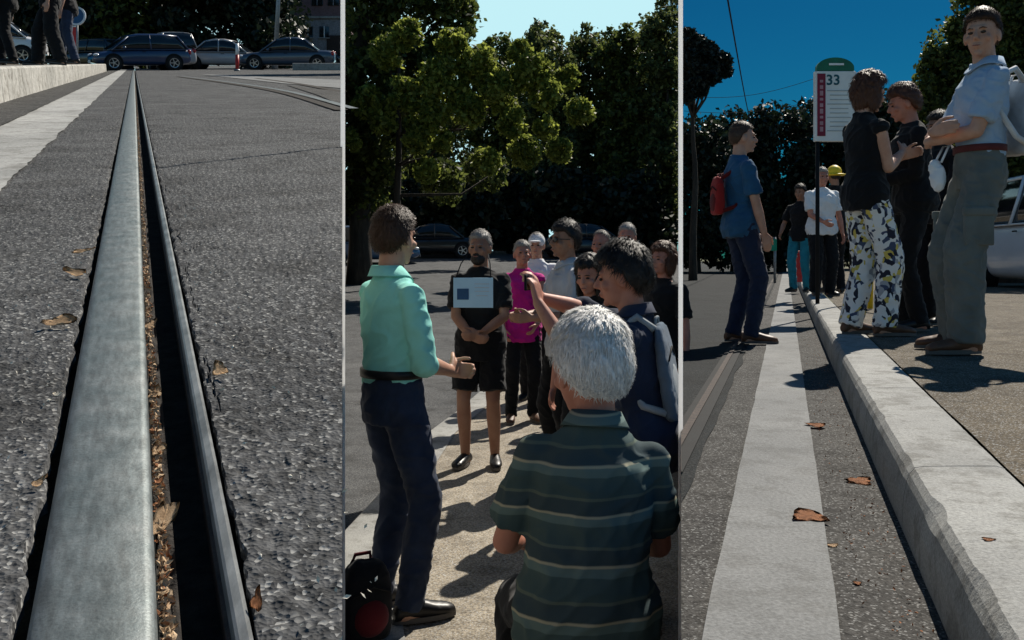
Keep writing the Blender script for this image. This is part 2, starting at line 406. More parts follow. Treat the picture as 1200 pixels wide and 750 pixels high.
        if style in ('long', 'bob'):
            zl = -.20 if style == 'long' else -.105
            ell(bm, (0, -.055, (zl + .05) / 2), (.082, .05, .5 * (.09 - zl)), HM, 20)
            for k in (-1, 1): ell(bm, (k * .07, -.012, (zl + .03) / 2), (.026, .055, .5 * (.06 - zl)), HM, 14)
            me = bake(bm, .006, 1, .005, 34)
            b2 = bmesh.new(); b2.from_mesh(me); b2.verts.ensure_lookup_table(); src = [(v.co.copy(), v.normal.copy()) for v in b2.verts]
            for _ in range(4200 if vox < .0075 else 0):
                p, nw = random.choice(src); dn = Vector((random.gauss(0, .25), random.gauss(0, .25), -1 - .5 * max(0, nw.z)))
                if nw.z > .8: dn = Vector((nw.x * 3 + random.gauss(0, .3), nw.y * 3 + random.gauss(0, .3), -.3))
                td = (dn - nw * dn.dot(nw)).normalized(); wd = td.cross(nw) * random.uniform(.0006, .0015) * s; L = random.uniform(.02, .045) * s; lf = random.uniform(.001, .006) * s
                q0 = [b2.verts.new(x) for x in (p - wd, p + wd, p + td * L * .5 + nw * lf + wd, p + td * L * .5 + nw * lf - wd, p + td * L + nw * lf * .6)]
                b2.faces.new(q0[:4]); b2.faces.new((q0[3], q0[2], q0[4]))
            b2.to_mesh(me); b2.free()
            link('hair', me, hair, root, True)
        else:
            obj('hair', bm, hair, root, True)
    # ---- trousers / shorts
    if bottom:
        bm = bmesh.new(); n = 22
        rs = []
        for (z, rx, ry) in ((-.10, .150, .118), (-.02, .170, .126), (.05, .165, .120), (.11, .148, .112)):
            by = belly * .4 if z > 0 else belly * .15
            rs.append([P + Vector((rx * build * math.cos(a), by + (ry * build + by * .6) * math.sin(a), z)) * s for a in [2 * math.pi * i / n for i in range(n)]])
        rings(bm, rs)
        for (hp_, kn, an) in ((hipR, knR, ankR), (hipL, knL, ankL)):
            w = bwide
            if blen == 'long':
                cap(bm, hp_, kn, .096 * s * build, .070 * s * w, 18); cap(bm, kn, kn + (an - kn) * .5, .070 * s * w, .064 * s * w, 18); cap(bm, kn + (an - kn) * .45, an + (an - kn).normalized() * .03 * s, .064 * s * w, .060 * s * w, 18, False)
            else:
                q = {'shorts': .85, 'capri': 1.0}[blen]
                cap(bm, hp_, hp_ + (kn - hp_) * .3, .096 * s * build, .092 * s, 18); cap(bm, hp_ + (kn - hp_) * .2, hp_ + (kn - hp_) * q, .092 * s, .086 * s * w, 18, False)
                if q >= 1: cap(bm, kn, kn + (an - kn) * .22, .08 * s, .075 * s, 16, False)
        link('shorts' if blen != 'long' else 'trousers', bake(bm, max(vox, .008), 3, .0085, 9, zmin=.012), bottom, root, True)
    # ---- shoes
    if shoe:
        for (an, tz) in ((ankR, toe[0]), (ankL, toe[1])):
            fd = Matrix.Rotation(-R(tz), 3, 'Z') @ Vector((0, 1, 0)); g = Vector((an.x, an.y, 0)); sd = fd.cross(Vector((0, 0, 1)))
            bm = bmesh.new(); rs = []
            for (t, w, h) in ((-.075, .026, .05), (-.06, .034, .075), (-.01, .037, .095), (.05, .041, .080), (.11, .047, .062), (.165, .044, .05), (.195, .030, .038), (.205, .014, .022)):
                rs.append([g + fd * t * s + sd * w * s * math.cos(a) + Vector((0, 0, (.010 + h * .5 + h * .5 * math.sin(a)) * s)) for a in [2 * math.pi * i / 14 for i in range(14)]])
            rings(bm, rs)
            so = link('shoe', bake(bm, .007, 2, .001, 30, zmin=.010), shoe, root, True)
            bm = bmesh.new()
            rs = [[g + fd * (t * s) + sd * (w * math.cos(a) * s * 1.08) + Vector((0, 0, z)) for (t, w, a) in
                   [(.065 + .145 * math.sin(b), .036 + .010 * math.sin(b), b2) for b, b2 in [(2 * math.pi * i / 20, 2 * math.pi * i / 20) for i in range(20)]]] for z in (.001, .022 * s)]
            rings(bm, rs); obj('sole', bm, SOLE, so)
    # ---- top
    if top:
        bm = bmesh.new(); torso(bm, loose, z0=.05 if tuck else -.12 - hem)
        if hem > 0:
            rs = [[T((rx * build) * math.cos(a), (ry * build + belly * .3) * math.sin(a) + belly * .3, z) for a in [2 * math.pi * i / 24 for i in range(24)]] for (z, rx, ry) in ((-.10 - hem, .190, .150), (-.02, .188, .148), (.06, .172, .128))]
            rings(bm, rs)
        cap(bm, NB - RTc @ Vector((0, 0, .03)), T(0, -.008, .548), .080 * s, .070 * s, 18, False)
        for (sh, el, wr) in ((SHR, elR, wR), (SHL, elL, wL)):
            cap(bm, T(0, 0, .44) + (sh - T(0, 0, .44)) * .7, sh, .054 * s, .053 * s * build, 16)
            if sleeve == 'long':
                cap(bm, sh, el, .054 * s * build, .050 * s, 16); cap(bm, el, el + (wr - el) * .93, .051 * s, .039 * s, 16, False)
            elif sleeve == 'rolled':
                cap(bm, sh, el, .055 * s * build, .054 * s, 16); cap(bm, el, el + (wr - el) * .12, .057 * s, .056 * s, 16, False)
            elif sleeve == 'short':
                cap(bm, sh, sh + (el - sh) * .3, .054 * s * build, .058 * s, 16); cap(bm, sh + (el - sh) * .2, sh + (el - sh) * .78, .058 * s, .066 * s, 16, False)
            else:
                cap(bm, sh, sh + (el - sh) * .14, .058 * s, .055 * s, 16, False)
        link('jacket' if sleeve == 'long' else 'shirt', bake(bm, max(vox, .0075), 3, .010, 8), top, root, True)
        if collar:
            bm = bmesh.new(); n = 28
            c0 = T(0, -.010, .535); c1 = T(0, -.022, .572); c2 = T(0, -.010, .538)
            def ring(c, r, dz=0): return [c + RTc @ Vector((r * math.cos(a) * s, r * math.sin(a) * s * 1.02, dz - (.040 * s * max(0, math.sin(a)) ** 3))) for a in [2 * math.pi * i / n for i in range(n)]]
            rings(bm, [ring(c0, .070), ring(c1, .066), ring(c1, .070, .002), ring(c2, .094, -.004), ring(c2, .098, -.010), ring(c0, .080, -.004)], cap=False)
            obj('collar', bm, collar, root, True)
    info = dict(root=root, T=T, head=HM, wR=wR, wL=wL, elR=elR, elL=elL, SHR=SHR, SHL=SHL, P=P, s=s, RT=RTc, kn=(knR, knL), an=(ankR, ankL))
    return info
SOLE = mat('shoe sole', (.12, .11, .1), None, 12, .8)

# ================================================================== camera, world, light
cam = bpy.data.cameras.new('camera'); co = bpy.data.objects.new('camera', cam); COL.objects.link(co)
co.location = CAM; co.rotation_euler = (R(90), 0, 0); cam.sensor_width = 36; cam.lens = F / 1200 * 36
cam.shift_y = -(375 - HY) / 1200; cam.clip_start = .05; cam.clip_end = 6000; SC.camera = co
AZ, EL = R(31), R(48)
sd = bpy.data.lights.new('sun', 'SUN'); sd.energy = 5.0; sd.angle = R(.5); sd.color = (1, .93, .82)
so = bpy.data.objects.new('sun', sd); COL.objects.link(so)
sdir = Vector((math.sin(AZ) * math.cos(EL), math.cos(AZ) * math.cos(EL), math.sin(EL)))
so.rotation_euler = sdir.to_track_quat('Z', 'Y').to_euler(); so.location = (5, 5, 30)
W = bpy.data.worlds.new('World'); SC.world = W; W.use_nodes = True; nt = W.node_tree
bg = nt.nodes['Background']; sky = nd(nt, 'ShaderNodeTexSky', sky_type='NISHITA'); sky.sun_disc = False
sky.sun_elevation = EL; sky.sun_rotation = AZ; sky.air_density = 1.0; sky.dust_density = .4; sky.ozone_density = 2.0
hs = nd(nt, 'ShaderNodeHueSaturation'); hs.inputs['Saturation'].default_value = 1.25; hs.inputs['Hue'].default_value = .485; hs.inputs['Value'].default_value = 1.0
nt.links.new(sky.outputs[0], hs.inputs['Color'])
# pale brightness added to the sky over the square, edge above the right terrace
tc = nd(nt, 'ShaderNodeTexCoord'); sx = nd(nt, 'ShaderNodeSeparateXYZ'); nt.links.new(tc.outputs['Generated'], sx.inputs[0])
dv = nd(nt, 'ShaderNodeMath', operation='ARCTAN2'); nt.links.new(sx.outputs[0], dv.inputs[0]); nt.links.new(sx.outputs[1], dv.inputs[1])
nz = noise_n(nt, tc.outputs['Generated'], 5, 4)
ad = nd(nt, 'ShaderNodeMath', operation='MULTIPLY_ADD'); nt.links.new(nz, ad.inputs[0]); ad.inputs[1].default_value = .04; nt.links.new(dv.outputs[0], ad.inputs[2])
rp = ramp(nt, ad.outputs[0], [(.172, 1.0), (.198, 0.0)])
gm = nd(nt, 'ShaderNodeGamma'); nt.links.new(hs.outputs[0], gm.inputs[0]); gm.inputs[1].default_value = 1.25
low = ramp(nt, sx.outputs[2], [(.30, 1.0), (.55, 0.0)]); 
fwd = ramp(nt, sx.outputs[1], [(.0, 0.0), (.45, 1.0)]); tint = mixc(nt, 1.0, gm.outputs[0], mixc(nt, fwd, (.86, .9, .92), (.018, .205, .29)), 'MULTIPLY')  # sky tinted dark ahead, kept brighter behind the camera as added fill
msk = mixc(nt, 1.0, rp, low, 'MULTIPLY'); fr = nd(nt, 'ShaderNodeMath', operation='COMPARE'); nt.links.new(dv.outputs[0], fr.inputs[0]); fr.inputs[1].default_value = -.1; fr.inputs[2].default_value = .6
msk = mixc(nt, 1.0, msk, fr.outputs[0], 'MULTIPLY')
cl = mixc(nt, msk, tint, (8.6, 13.6, 14.6)); nt.links.new(cl, bg.inputs[0]); bg.inputs[1].default_value = .05
SC.view_settings.view_transform = 'Standard'; SC.view_settings.look = 'None'; SC.view_settings.exposure = .36; SC.view_settings.gamma = 1
SC.cycles.max_bounces = 6; SC.cycles.use_denoising = True; SC.cycles.diffuse_bounces = 3; SC.cycles.transparent_max_bounces = 6

# ================================================================== ground
def grid(name, P, m, kind='structure', smooth=True, parent=None):   # P: rows of points
    nr, nc = len(P), len(P[0]); V = [tuple(p) for r in P for p in r]
    Fq = [(i * nc + j, i * nc + j + 1, (i + 1) * nc + j + 1, (i + 1) * nc + j) for i in range(nr - 1) for j in range(nc - 1)]
    o = mesh_np(name, V, Fq, m, parent, smooth); 
    if kind: o['kind'] = kind
    return o
bm = bmesh.new(); bmesh.ops.create_grid(bm, x_segments=8, y_segments=8, size=3000)
bmesh.ops.translate(bm, vec=(0, 0, -.6), verts=bm.verts); obj('ground', bm, M['earth'])['kind'] = 'structure'

def zg2(y): return 0.0 if y < 9 else 1.9 * min(1, ((y - 9) / 38)) ** 1.15
def P2(px, py):                                          # a pixel on the square -> world point on its ground
    d = F * CZ / max(py - HY, 8)
    for _ in range(30):
        d2 = F * (CZ - zg2(d)) / max(py - HY, 1e-3); d = d * .6 + d2 * .4
    return Vector(((px - CX) / F * d, d, zg2(d)))
ys = [.25 * 1.045 ** i for i in range(130)]
P = []
for y in ys: P.append([(SL * y + (SR - SL) * y * k / 60 , y, zg2(y)) for k in range(61)])
grid('road', P, M['asph2'])
bm = bmesh.new()
vs = [bm.verts.new(p) for p in ((-6, -6, 0), (6, -6, 0), (6, .3, 0), (SR * .3, .3, -.002), (SL * .3, .3, -.002), (-6, .3, 0))]
bm.faces.new(vs); obj('road', bm, M['asph2'])['kind'] = 'structure'

# ---- left: the sloping street
rs_ = [.30 * 1.0085 ** i for i in range(640)]
sRL, sRR, sDL, sDR, sLip = -.0764, -.0111, -.0020, .0250, .0362
def seam_s(r):                                           # s of the terrace edge at distance r along the rail
    # x = SL * Y,  Y = y*CA + H1*SA
    lo, hi = -.5, 60.0
    # x(s) = s*DY + r*DX ; y(s) = -s*DX + r*DY
    k = SL
    return (k * (r * DY * CA + H1 * SA) - r * DX) / (DY + k * DX * CA)
def left_s(r):
    k = -.80
    return (k * (r * DY * CA + H1 * SA) - r * DX) / (DY + k * DX * CA)
KF = S1(0, 123)[0]; KG = S1(0, 150)[0]; KB = S1(0, 225)[0]     # kerb face, gutter edge, band edge
KR = S1(128, 84)[1]                                            # far end of the raised platform
print('kerb s', KF, KG, KB, 'end r', KR, 'seam', seam_s(2), 'left', left_s(2))
def relief(x, y, r):
    a = noise.noise(Vector((x * 170, y * 170, 0))) * .0019 + noise.noise(Vector((x * 75, y * 75, 3))) * .0024 + noise.noise(Vector((x * 6, y * 6, 9))) * .003
    return a
CR = []
random.seed(11)
def crackf(s, r):                                        # cracks and broken edge just right of the rail
    if r < .62: return 0.0
    c = .050 + .012 * noise.noise(Vector((r * 5, 0, 0))) + .010 * noise.noise(Vector((r * 24, 4, 0)))
    w = .0016 * max(0, .3 + noise.noise(Vector((r * 6, 9, 0))))
    d = abs(s - c)
    z = -.006 * max(0, 1 - d / w) if w > .0005 else 0
    c2 = (r * 2.3) % 1.0
    ph = r + .12 * noise.noise(Vector((s * 12, r * 2, 5))) + s * .25
    q = abs((ph * 2.1) % 1.0 - .5) / 2.1
    if s < .055 + .11 * (noise.noise(Vector((math.floor(ph * 2.1) * 3.7, 1, 1))) + .5) and s > .03: z -= .005 * max(0, 1 - q / .0022)
    return z
def sheet(e0, e1, n, near_bias=1.6):
    rows = []
    for r in rs_:
        a, b = e0(r), e1(r); row = []
        for k in range(n + 1):
            t = (k / n) ** near_bias; s = a + (b - a) * t
            x, y = xy(s, r); z = relief(x, y, r) if r < 6 else relief(x, y, r) * .5
            if s > 0: z += crackf(s, r)
            if k == 0: z -= .012
            elif k < 5 and r < 8: z -= .006 * abs(noise.noise(Vector((x * 60, y * 60, 8)))) 
            row.append(w1(x, y, z))
        rows.append(row)
    return rows
nr_ = lambda r, o: noise.noise(Vector((r * 22, o, 0))) * .0045 + noise.noise(Vector((r * 70, o, 0))) * .002
grid('street', sheet(lambda r: sLip + .004 + max(-.002, nr_(r, 3) * 1.3), lambda r: max(seam_s(r), .06), 260, 1.25), M['asph1'])
grid('street', sheet(lambda r: sRL - .008 - max(-.004, nr_(r, 7)) * 1.2, lambda r: max(left_s(r), KF - .02), 260, 1.25), M['asph1'])
# far upper end of the street and the hill top behind the cars (wide, same slope)
rmax = rs_[-1]
P = []
for k in range(30):
    r = rmax - .3 + k * 2.6
    P.append([w1(*xy(left_s(r) * 1.0 + (seam_s(r) - left_s(r)) * j / 40, r), -.004) for j in range(41)])
grid('street', P, M['asph1'])
# trench under the rail (dirt)
def strip(name, e0, e1, z, m, r0, r1, n=200, kind='structure', zj=0.0, wob=0.0):
    rows = []
    for i in range(n + 1):
        r = r0 * (r1 / r0) ** (i / n)
        a = e0(r) if callable(e0) else e0; b = e1(r) if callable(e1) else e1
        rows.append([w1(*xy(a + (b - a) * j / 6 + (wob * noise.noise(Vector((r * 9, j, 0))) if j in (0, 6) else 0), r), z + zj * noise.noise(Vector((r * 30, j * .7, 1)))) for j in range(7)])
    return grid(name, rows, m, kind)
strip('rail_bed', sRL - .03, sLip + .03, -.048, M['dirt'], .3, 50, 600, zj=.004)
strip('rail_bed', sRR + .0006, sDL + .003, -.011, M['dirt'], .3, 50, 900, zj=.006)
# the grooved rail
def prof(name, pts, m, r0, r1, parent, n=260):
    bm = bmesh.new(); rs = []
    for i in range(n + 1):
        r = r0 * (r1 / r0) ** (i / n)
        rs.append([w1(*xy(s, r), z) for s, z in pts])
    rings(bm, rs); bmesh.ops.recalc_face_normals(bm, faces=bm.faces)
    o = obj(name, bm, m, parent); 
    return o
tr = empty('tram_rail', w1(*xy(0, .4), 0)); tag(tr, 'long grooved steel tram rail set in coarse asphalt, leaves in its groove', 'rail')
def local(o, p):                                         # keep world place under a moved parent
    o.parent = p; o.matrix_parent_inverse = p.matrix_world.inverted() if p.matrix_world != Matrix.Identity(4) else Matrix.Translation(-p.location)
    return o
hd = prof('rail_head', [(sRL, -.045), (sRL + .0005, .000), (sRL + .004, .0055), (sRL + .012, .0085), ((sRL + sRR) / 2, .0095), (sRR - .006, .0085), (sRR - .0015, .006), (sRR, .002), (sRR, -.045)], M['rail'], .3, 50, None); local(hd, tr)
for p in hd.data.polygons: p.use_smooth = len(p.vertices) == 4
li = prof('guard_lip', [(sDR + .002, -.046), (sDR + .0008, -.004), (sDR + .0022, .0028), (sDR + .004, .004), (sLip - .0025, .0045), (sLip, .001), (sLip + .001, -.046)], M['lip'], .3, 50, None); local(li, tr)
gs = prof('groove_side', [(sDR - .0008, -.044), (sDR - .0015, -.008), (sDR + .0012, -.006), (sDR + .0012, -.044)], M['railside'], .3, 50, None); local(gs, tr)
# second track further right, curving away
def curve_pts(pix, h=H1, n=40):
    q = [Vector((*g1(px, py, h), 0)) for px, py in pix]; out = []
    for i in range(len(q) - 1):
        for k in range(n // (len(q) - 1)):
            t = k / (n // (len(q) - 1)); p0 = q[max(i - 1, 0)]; p1 = q[i]; p2 = q[i + 1]; p3 = q[min(i + 2, len(q) - 1)]
            out.append(.5 * ((2 * p1) + (-p0 + p2) * t + (2 * p0 - 5 * p1 + 4 * p2 - p3) * t * t + (-p0 + 3 * p1 - 3 * p2 + p3) * t ** 3))
    out.append(q[-1]); return out
def ribbon(name, pts, w, z, m, kind='structure', ofs=0.0, th=0.0):
    rows = []
    for i, p in enumerate(pts):
        d = (pts[min(i + 1, len(pts) - 1)] - pts[max(i - 1, 0)]).normalized(); sdv = Vector((d.y, -d.x, 0))
        rows.append([w1(*(p + sdv * (ofs + w * k)).xy, z) for k in (-.5, 0, .5)])
    return grid(name, rows, m, kind)
trk = curve_pts([(208, 90), (260, 97), (325, 108), (400.4, 130)])
ribbon('rail_joint', trk, .085, .008, M['dirt'])
o = ribbon('curved_rail', trk, .06, .016, M['rail'], None, -.08); tag(o, 'far curved tram rail crossing the asphalt towards the right', 'rail')
trk2 = curve_pts([(300, 92), (345, 98), (400.4, 108)])
ribbon('rail_joint', trk2, .12, .008, M['dirt'])
# pale worn concrete at the far right and pale band, gutter, kerb at the left
def quad_sheet(name, pix, z, m, h=H1):
    a, b, c, d = [Vector(g1(*p, h)) for p in pix]
    rows = []
    for i in range(25):
        t = i / 24; p = a.lerp(d, t); q = b.lerp(c, t)
        rows.append([w1(*p.lerp(q, j / 24), z + .002 * noise.noise(Vector((i, j, 0)))) for j in range(25)])
    return grid(name, rows, m)
quad_sheet('pavement', ((232, 87), (400.4, 94), (400.4, 104), (330, 98)), .0075, M['band'])
quad_sheet('pavement', ((335, 100), (400.4, 108.5), (400.4, 124), (372, 112)), .0075, M['gutter'])
jit = lambda r, o, a: a * (noise.noise(Vector((r * 3, o, 0))) + .5 * noise.noise(Vector((r * 14, o, 0))))
strip('pavement', lambda r: KG + jit(r, 1, .01), lambda r: KB + jit(r, 2, .014), .006, M['band1'], 1.2, KR * 1.25, 260, zj=.001)
strip('gutter', KF - .02, lambda r: KG + jit(r, 1, .01) + .004, .0105, M['gutter'], 1.2, KR * 1.1, 260, zj=.004)
# raised platform: kerb stones and tan paving
HP = H1 * (1 - (78 - 74) / (123 - 74) * 1.0)
HP = H1 - .275
print('platform rise', H1 - HP)
bm = bmesh.new(); KZ = H1 - HP
stone = empty('kerb', w1(*xy(KF, 3), 0)); stone['kind'] = 'structure'
r = 1.2
while r < KR:
    L = 1.15; r2 = min(r + L, KR)
    bm = bmesh.new(); rs = []
    for i in range(13):
        rr = r + .006 + (r2 - r - .012) * i / 12
        j = .006 * noise.noise(Vector((rr * 8, 2, 0)))
        rs.append([w1(*xy(s, rr), z) for s, z in ((KF + j, -.02), (KF + j * 1.4, KZ * .45), (KF + j - .003, KZ - .02), (KF - .02 + j, KZ - .002), (KF - .15, KZ), (KF - .30, KZ - .001), (KF - .30, -.02))])
    rings(bm, rs); bmesh.ops.recalc_face_normals(bm, faces=bm.faces)
    local(obj('kerb_stone', bm, M['kerb1']), stone); r = r2
rows = []
for i in range(60):
    rr = 1.0 + (KR - 1.0) * i / 59
    rows.append([w1(*xy(KF - .298 + (min(left_s(rr) * 1.5, KF - 2) - KF + .298) * j / 20, rr), KZ - .004) for j in range(21)])
grid('pavement', rows, M['sand'])
bm = bmesh.new(); e = [xy(KF - .01, KR), xy(KF - 12, KR)]
rings(bm, [[w1(x, y, z) for (x, y) in (e[0], e[1])] + [w1(x + .1 * DX, y + .1 * DY, z) for (x, y) in (e[1], e[0])] for z in (-.02, KZ - .006)])
obj('kerb', bm, M['kerb1'])['kind'] = 'structure'
# flank walls of the terraces
def wall_rows(top, m, name):
    rows = []
    for i in range(len(top)):
        p = top[i]; zz = min(-.5, p.z - .6)
        rows.append([(p.x, p.y, p.z - (p.z - zz) * k / 8) for k in range(9)])
    return grid(name, rows, m)
tops = [w1(*xy(max(seam_s(r), .06), r), -.002) for r in rs_ + [rmax + 2.6 * k for k in range(1, 29)]]
wall_rows(tops, M['wall'], 'terrace_wall')
tops = [w1(*xy(left_s(rs_[0]) + (max(seam_s(rs_[0]), .06) - left_s(rs_[0])) * k / 20, rs_[0]), -.05) for k in range(21)]
wall_rows(tops, M['wall'], 'terrace_wall')

# ---- right: street at z = Z3 with a raised platform
def g3(px, py, z=Z3):
    d = F * (CZ - z) / (py - HY); return Vector(((px - CX) / F * d, d, z))
VK = Vector(((921 - CX) / F, 1, 0)).normalized()         # direction of the kerb
def s3(px, py, z=Z3):
    p = g3(px, py, z); return p.x * VK.y - p.y * VK.x
def q3(s, r): return (s * VK.y + r * VK.x, -s * VK.x + r * VK.y)
K3 = s3(1112, 750)                                       # foot of the kerb face
B3a, B3b = s3(823, 750), s3(985, 750)
T3 = s3(1196, 560, Z3P)
print('s3', K3, B3a, B3b, T3, s3(1150, 750, Z3P))
rr3 = [1.0 * 1.02 ** i for i in range(215)]
def r_row(y): return y
def rows3(f0, f1, z, n, noisy=.002):
    rows = []
    for y in [1.25 * 1.018 ** i for i in range(270)]:
        a = f0(y); b = f1(y)
        rows.append([(a + (b - a) * k / n, y, z + noisy * noise.noise(Vector(((a + (b - a) * k / n) * 5, y * 5, 0)))) for k in range(n + 1)])
    return rows
def xk(s, y): return (s + y * VK.x) / VK.y if True else 0
xs = lambda s: (lambda y: (s + y * VK.x) / VK.y)
grid('street', rows3(lambda y: SR * y, lambda y: xs(K3 + .12)(y) if True else 0, Z3, 80), M['gutter'])
grid('street', rows3(lambda y: SR * y + .0005, lambda y: max(SR * y + .001, xs(B3a - .10)(y) - .03 + .03 * noise.noise(Vector((y * 2, 0, 0)))), Z3 + .005, 50), M['asph3_shade'])  # street left of the band, with tree shade painted into its asphalt
def edgen(s, amp, o): return lambda y: xs(s)(y) + amp * noise.noise(Vector((y * 3, o, 0)))
grid('pavement', rows3(lambda y: max(SR * y, edgen(B3a, .004, 2)(y)), lambda y: max(SR * y + .001, edgen(B3b, .003, 4)(y)), Z3 + .009, 20), M['band'])
# dark groove with the rail at the far left of the street
S_G = s3(803, 515)
for w_, dz, mm, nm in ((.10, .012, M['black'], 'rail_joint'),):
    rows = []
    for y in [2.8 * 1.03 ** i for i in range(90)]:
        a = max(SR * y, xs(S_G - .05)(y)); rows.append([(a, y, Z3 + dz), (max(SR * y + .001, xs(S_G + .05)(y)), y, Z3 + dz)])
    grid(nm, rows, mm)
rows = []
for y in [2.8 * 1.03 ** i for i in range(90)]:
    rows.append([(max(SR * y, xs(S_G - .02)(y)), y, Z3 + .019), (max(SR * y + .001, xs(S_G + .008)(y)), y, Z3 + .019)])
o = grid('tram_rail', rows, M['railside'], None); tag(o, 'dark narrow tram rail in the street with painted shade beside the pale band', 'rail')
# kerb of the platform
k3 = empty('kerb', (xs(K3)(3), 3, Z3)); k3['kind'] = 'structure'
y = .9; first = True
while y < 42:
    L = 1.35 if y < 10 else 4; y2 = y + L; bm = bmesh.new(); rs = []
    nn = 90 if y < 8 else 10
    for i in range(nn + 1):
        yy = y + .003 + (y2 - y - .006) * i / nn; x0 = xs(K3)(yy)
        ch = max(0, noise.noise(Vector((yy * 4.5, 7, 0))) - .1) * .022 + .004 * abs(noise.noise(Vector((yy * 30, 2, 0))))
        ch2 = ch * .8
        prf = [(0, -.02), (.004, .07), (.012, .15 - .035 - ch2 * 1.0), (.018 + ch * .5, .15 - .018 - ch * .5), (.030 + ch, .15 - .003), (.052 + ch, .15), (.14, .151), (T3 - K3 - .02, .15), (T3 - K3, .145), (T3 - K3, -.02)]
        rs.append([(x0 + a, yy, Z3 + b + .0012 * noise.noise(Vector((a * 30, yy * 30, 0)))) for a, b in prf])
    rings(bm, rs); bmesh.ops.recalc_face_normals(bm, faces=bm.faces)
    local(obj('kerb_stone', bm, M['kerb']), k3); y = y2
def xR(y): return max(xs(T3)(y) + 6, .95 * y + 3)
rows = []
for y in [.9 * 1.03 ** i for i in range(134)]:
    a = xs(T3)(y); b = a + 4.2 + y * .12
    rows.append([(a + (b - a) * k / 30, y, Z3P - .006 + .003 * noise.noise(Vector((k * .8, y * 2, 0)))) for k in range(31)])
grid('pavement', rows, M['sand'])
rows = []
for y in [.9 * 1.03 ** i for i in range(134)]:
    a = xs(T3)(y) + 4.2 + y * .12; rows.append([(a - .02, y, Z3P - .08), (a + 60, y, Z3P - .08)])
grid('street', rows, M['asph2'])
wall_rows([Vector((SR * y, y, Z3 - .001)) for y in [1.25 * 1.018 ** i for i in range(270)]], M['wall'], 'terrace_wall')
wall_rows([Vector((SR * 1.25 + (6 - SR * 1.25) * k / 10, 1.25, Z3 - .002)) for k in range(11)], M['wall'], 'terrace_wall')

# ---- pale paving of the square in front (right of its edge line)
edge = [(404.5, 640), (440, 600), (470, 560), (500, 520), (560, 470), (640, 420)]
EP = [P2(*p) for p in edge]
def edge_x(y):
    q = sorted(EP, key=lambda p: p.y)
    if y <= q[0].y: a, b = q[0], q[1]
    elif y >= q[-1].y: a, b = q[-2], q[-1]
    else:
        for a, b in zip(q, q[1:]):
            if a.y <= y <= b.y: break
    return a.x + (b.x - a.x) * (y - a.y) / (b.y - a.y)
YE = EP[-1].y + 4.5
rows = []; rowk = []; rowb = []
for i in range(160):
    y = .8 + (YE - .8) * i / 159; a = min(max(edge_x(y), SL * y + .002), SR * y - .02); b = SR * y
    rows.append([(a + (b - a) * k / 30, y, .086 + zg2(y)) for k in range(31)])
    aw = min(a + .24, b - .001)
    rowk.append([(a - .004, y, -.01), (a - .002, y, .085 + zg2(y)), (a + .012, y, .094 + zg2(y)), (max(aw, a + .014), y, .094 + zg2(y))])
grid('pavement', rows, M['sand2']); grid('kerb', rowk, M['kerb'])
Z2P = .09
# ================================================================== trees
def leaves(name, blobs, n, size, m, parent, clip=None, flat=.75, inner=.35, zlo=None, stuff=False):
    rng = np.random.default_rng(random.randrange(1 << 30))
    B = np.array(blobs, dtype=float); w = B[:, 3] ** 2; w /= w.sum()
    idx = rng.choice(len(B), n, p=w); c = B[idx, :3]; r = B[idx, 3]
    d = rng.normal(size=(n, 3)); d /= np.linalg.norm(d, axis=1)[:, None]
    # clumps: jitter the directions toward a set of sub-centres
    nc = 26; sub = rng.normal(size=(len(B), nc, 3)); sub /= np.linalg.norm(sub, axis=2)[:, :, None]
    d2 = sub[idx, rng.integers(0, nc, n)] + rng.normal(size=(n, 3)) * .20
    d2 /= np.linalg.norm(d2, axis=1)[:, None]
    rad = np.where(rng.random(n) < inner, rng.random(n) ** .6, .82 + rng.normal(size=n) * .12)
    p = c + d2 * (r * rad)[:, None] * np.array([1, 1, flat])
    if zlo is not None: p = p[p[:, 2] > zlo]
    if clip is not None:
        ok = np.ones(len(p), bool)
        for f in clip: ok &= f(p)
        p = p[ok]
    n = len(p); s = size * (.55 + .9 * rng.random(n))
    a = rng.normal(size=(n, 3)); a /= np.linalg.norm(a, axis=1)[:, None]
    b = rng.normal(size=(n, 3)); b -= a * (a * b).sum(1)[:, None]; b /= np.linalg.norm(b, axis=1)[:, None]
    nn = np.cross(a, b)
    V = np.empty((n, 4, 3)); s = s[:, None]
    V[:, 0] = p - a * s * .6; V[:, 1] = p + b * s * .34 + nn * s * .12; V[:, 2] = p + a * s * .6; V[:, 3] = p - b * s * .34 + nn * s * .12
    Fq = np.arange(n * 4).reshape(n, 4)
    return mesh_np(name, V.reshape(-1, 3), Fq, m, parent)
cL = lambda p: p[:, 0] > SL * p[:, 1] + .04                 # crowns of the square stay on its side of the terrace walls
cR = lambda p: p[:, 0] < SR * p[:, 1] - .04
cR3 = lambda p: p[:, 0] > SR * p[:, 1] + .04
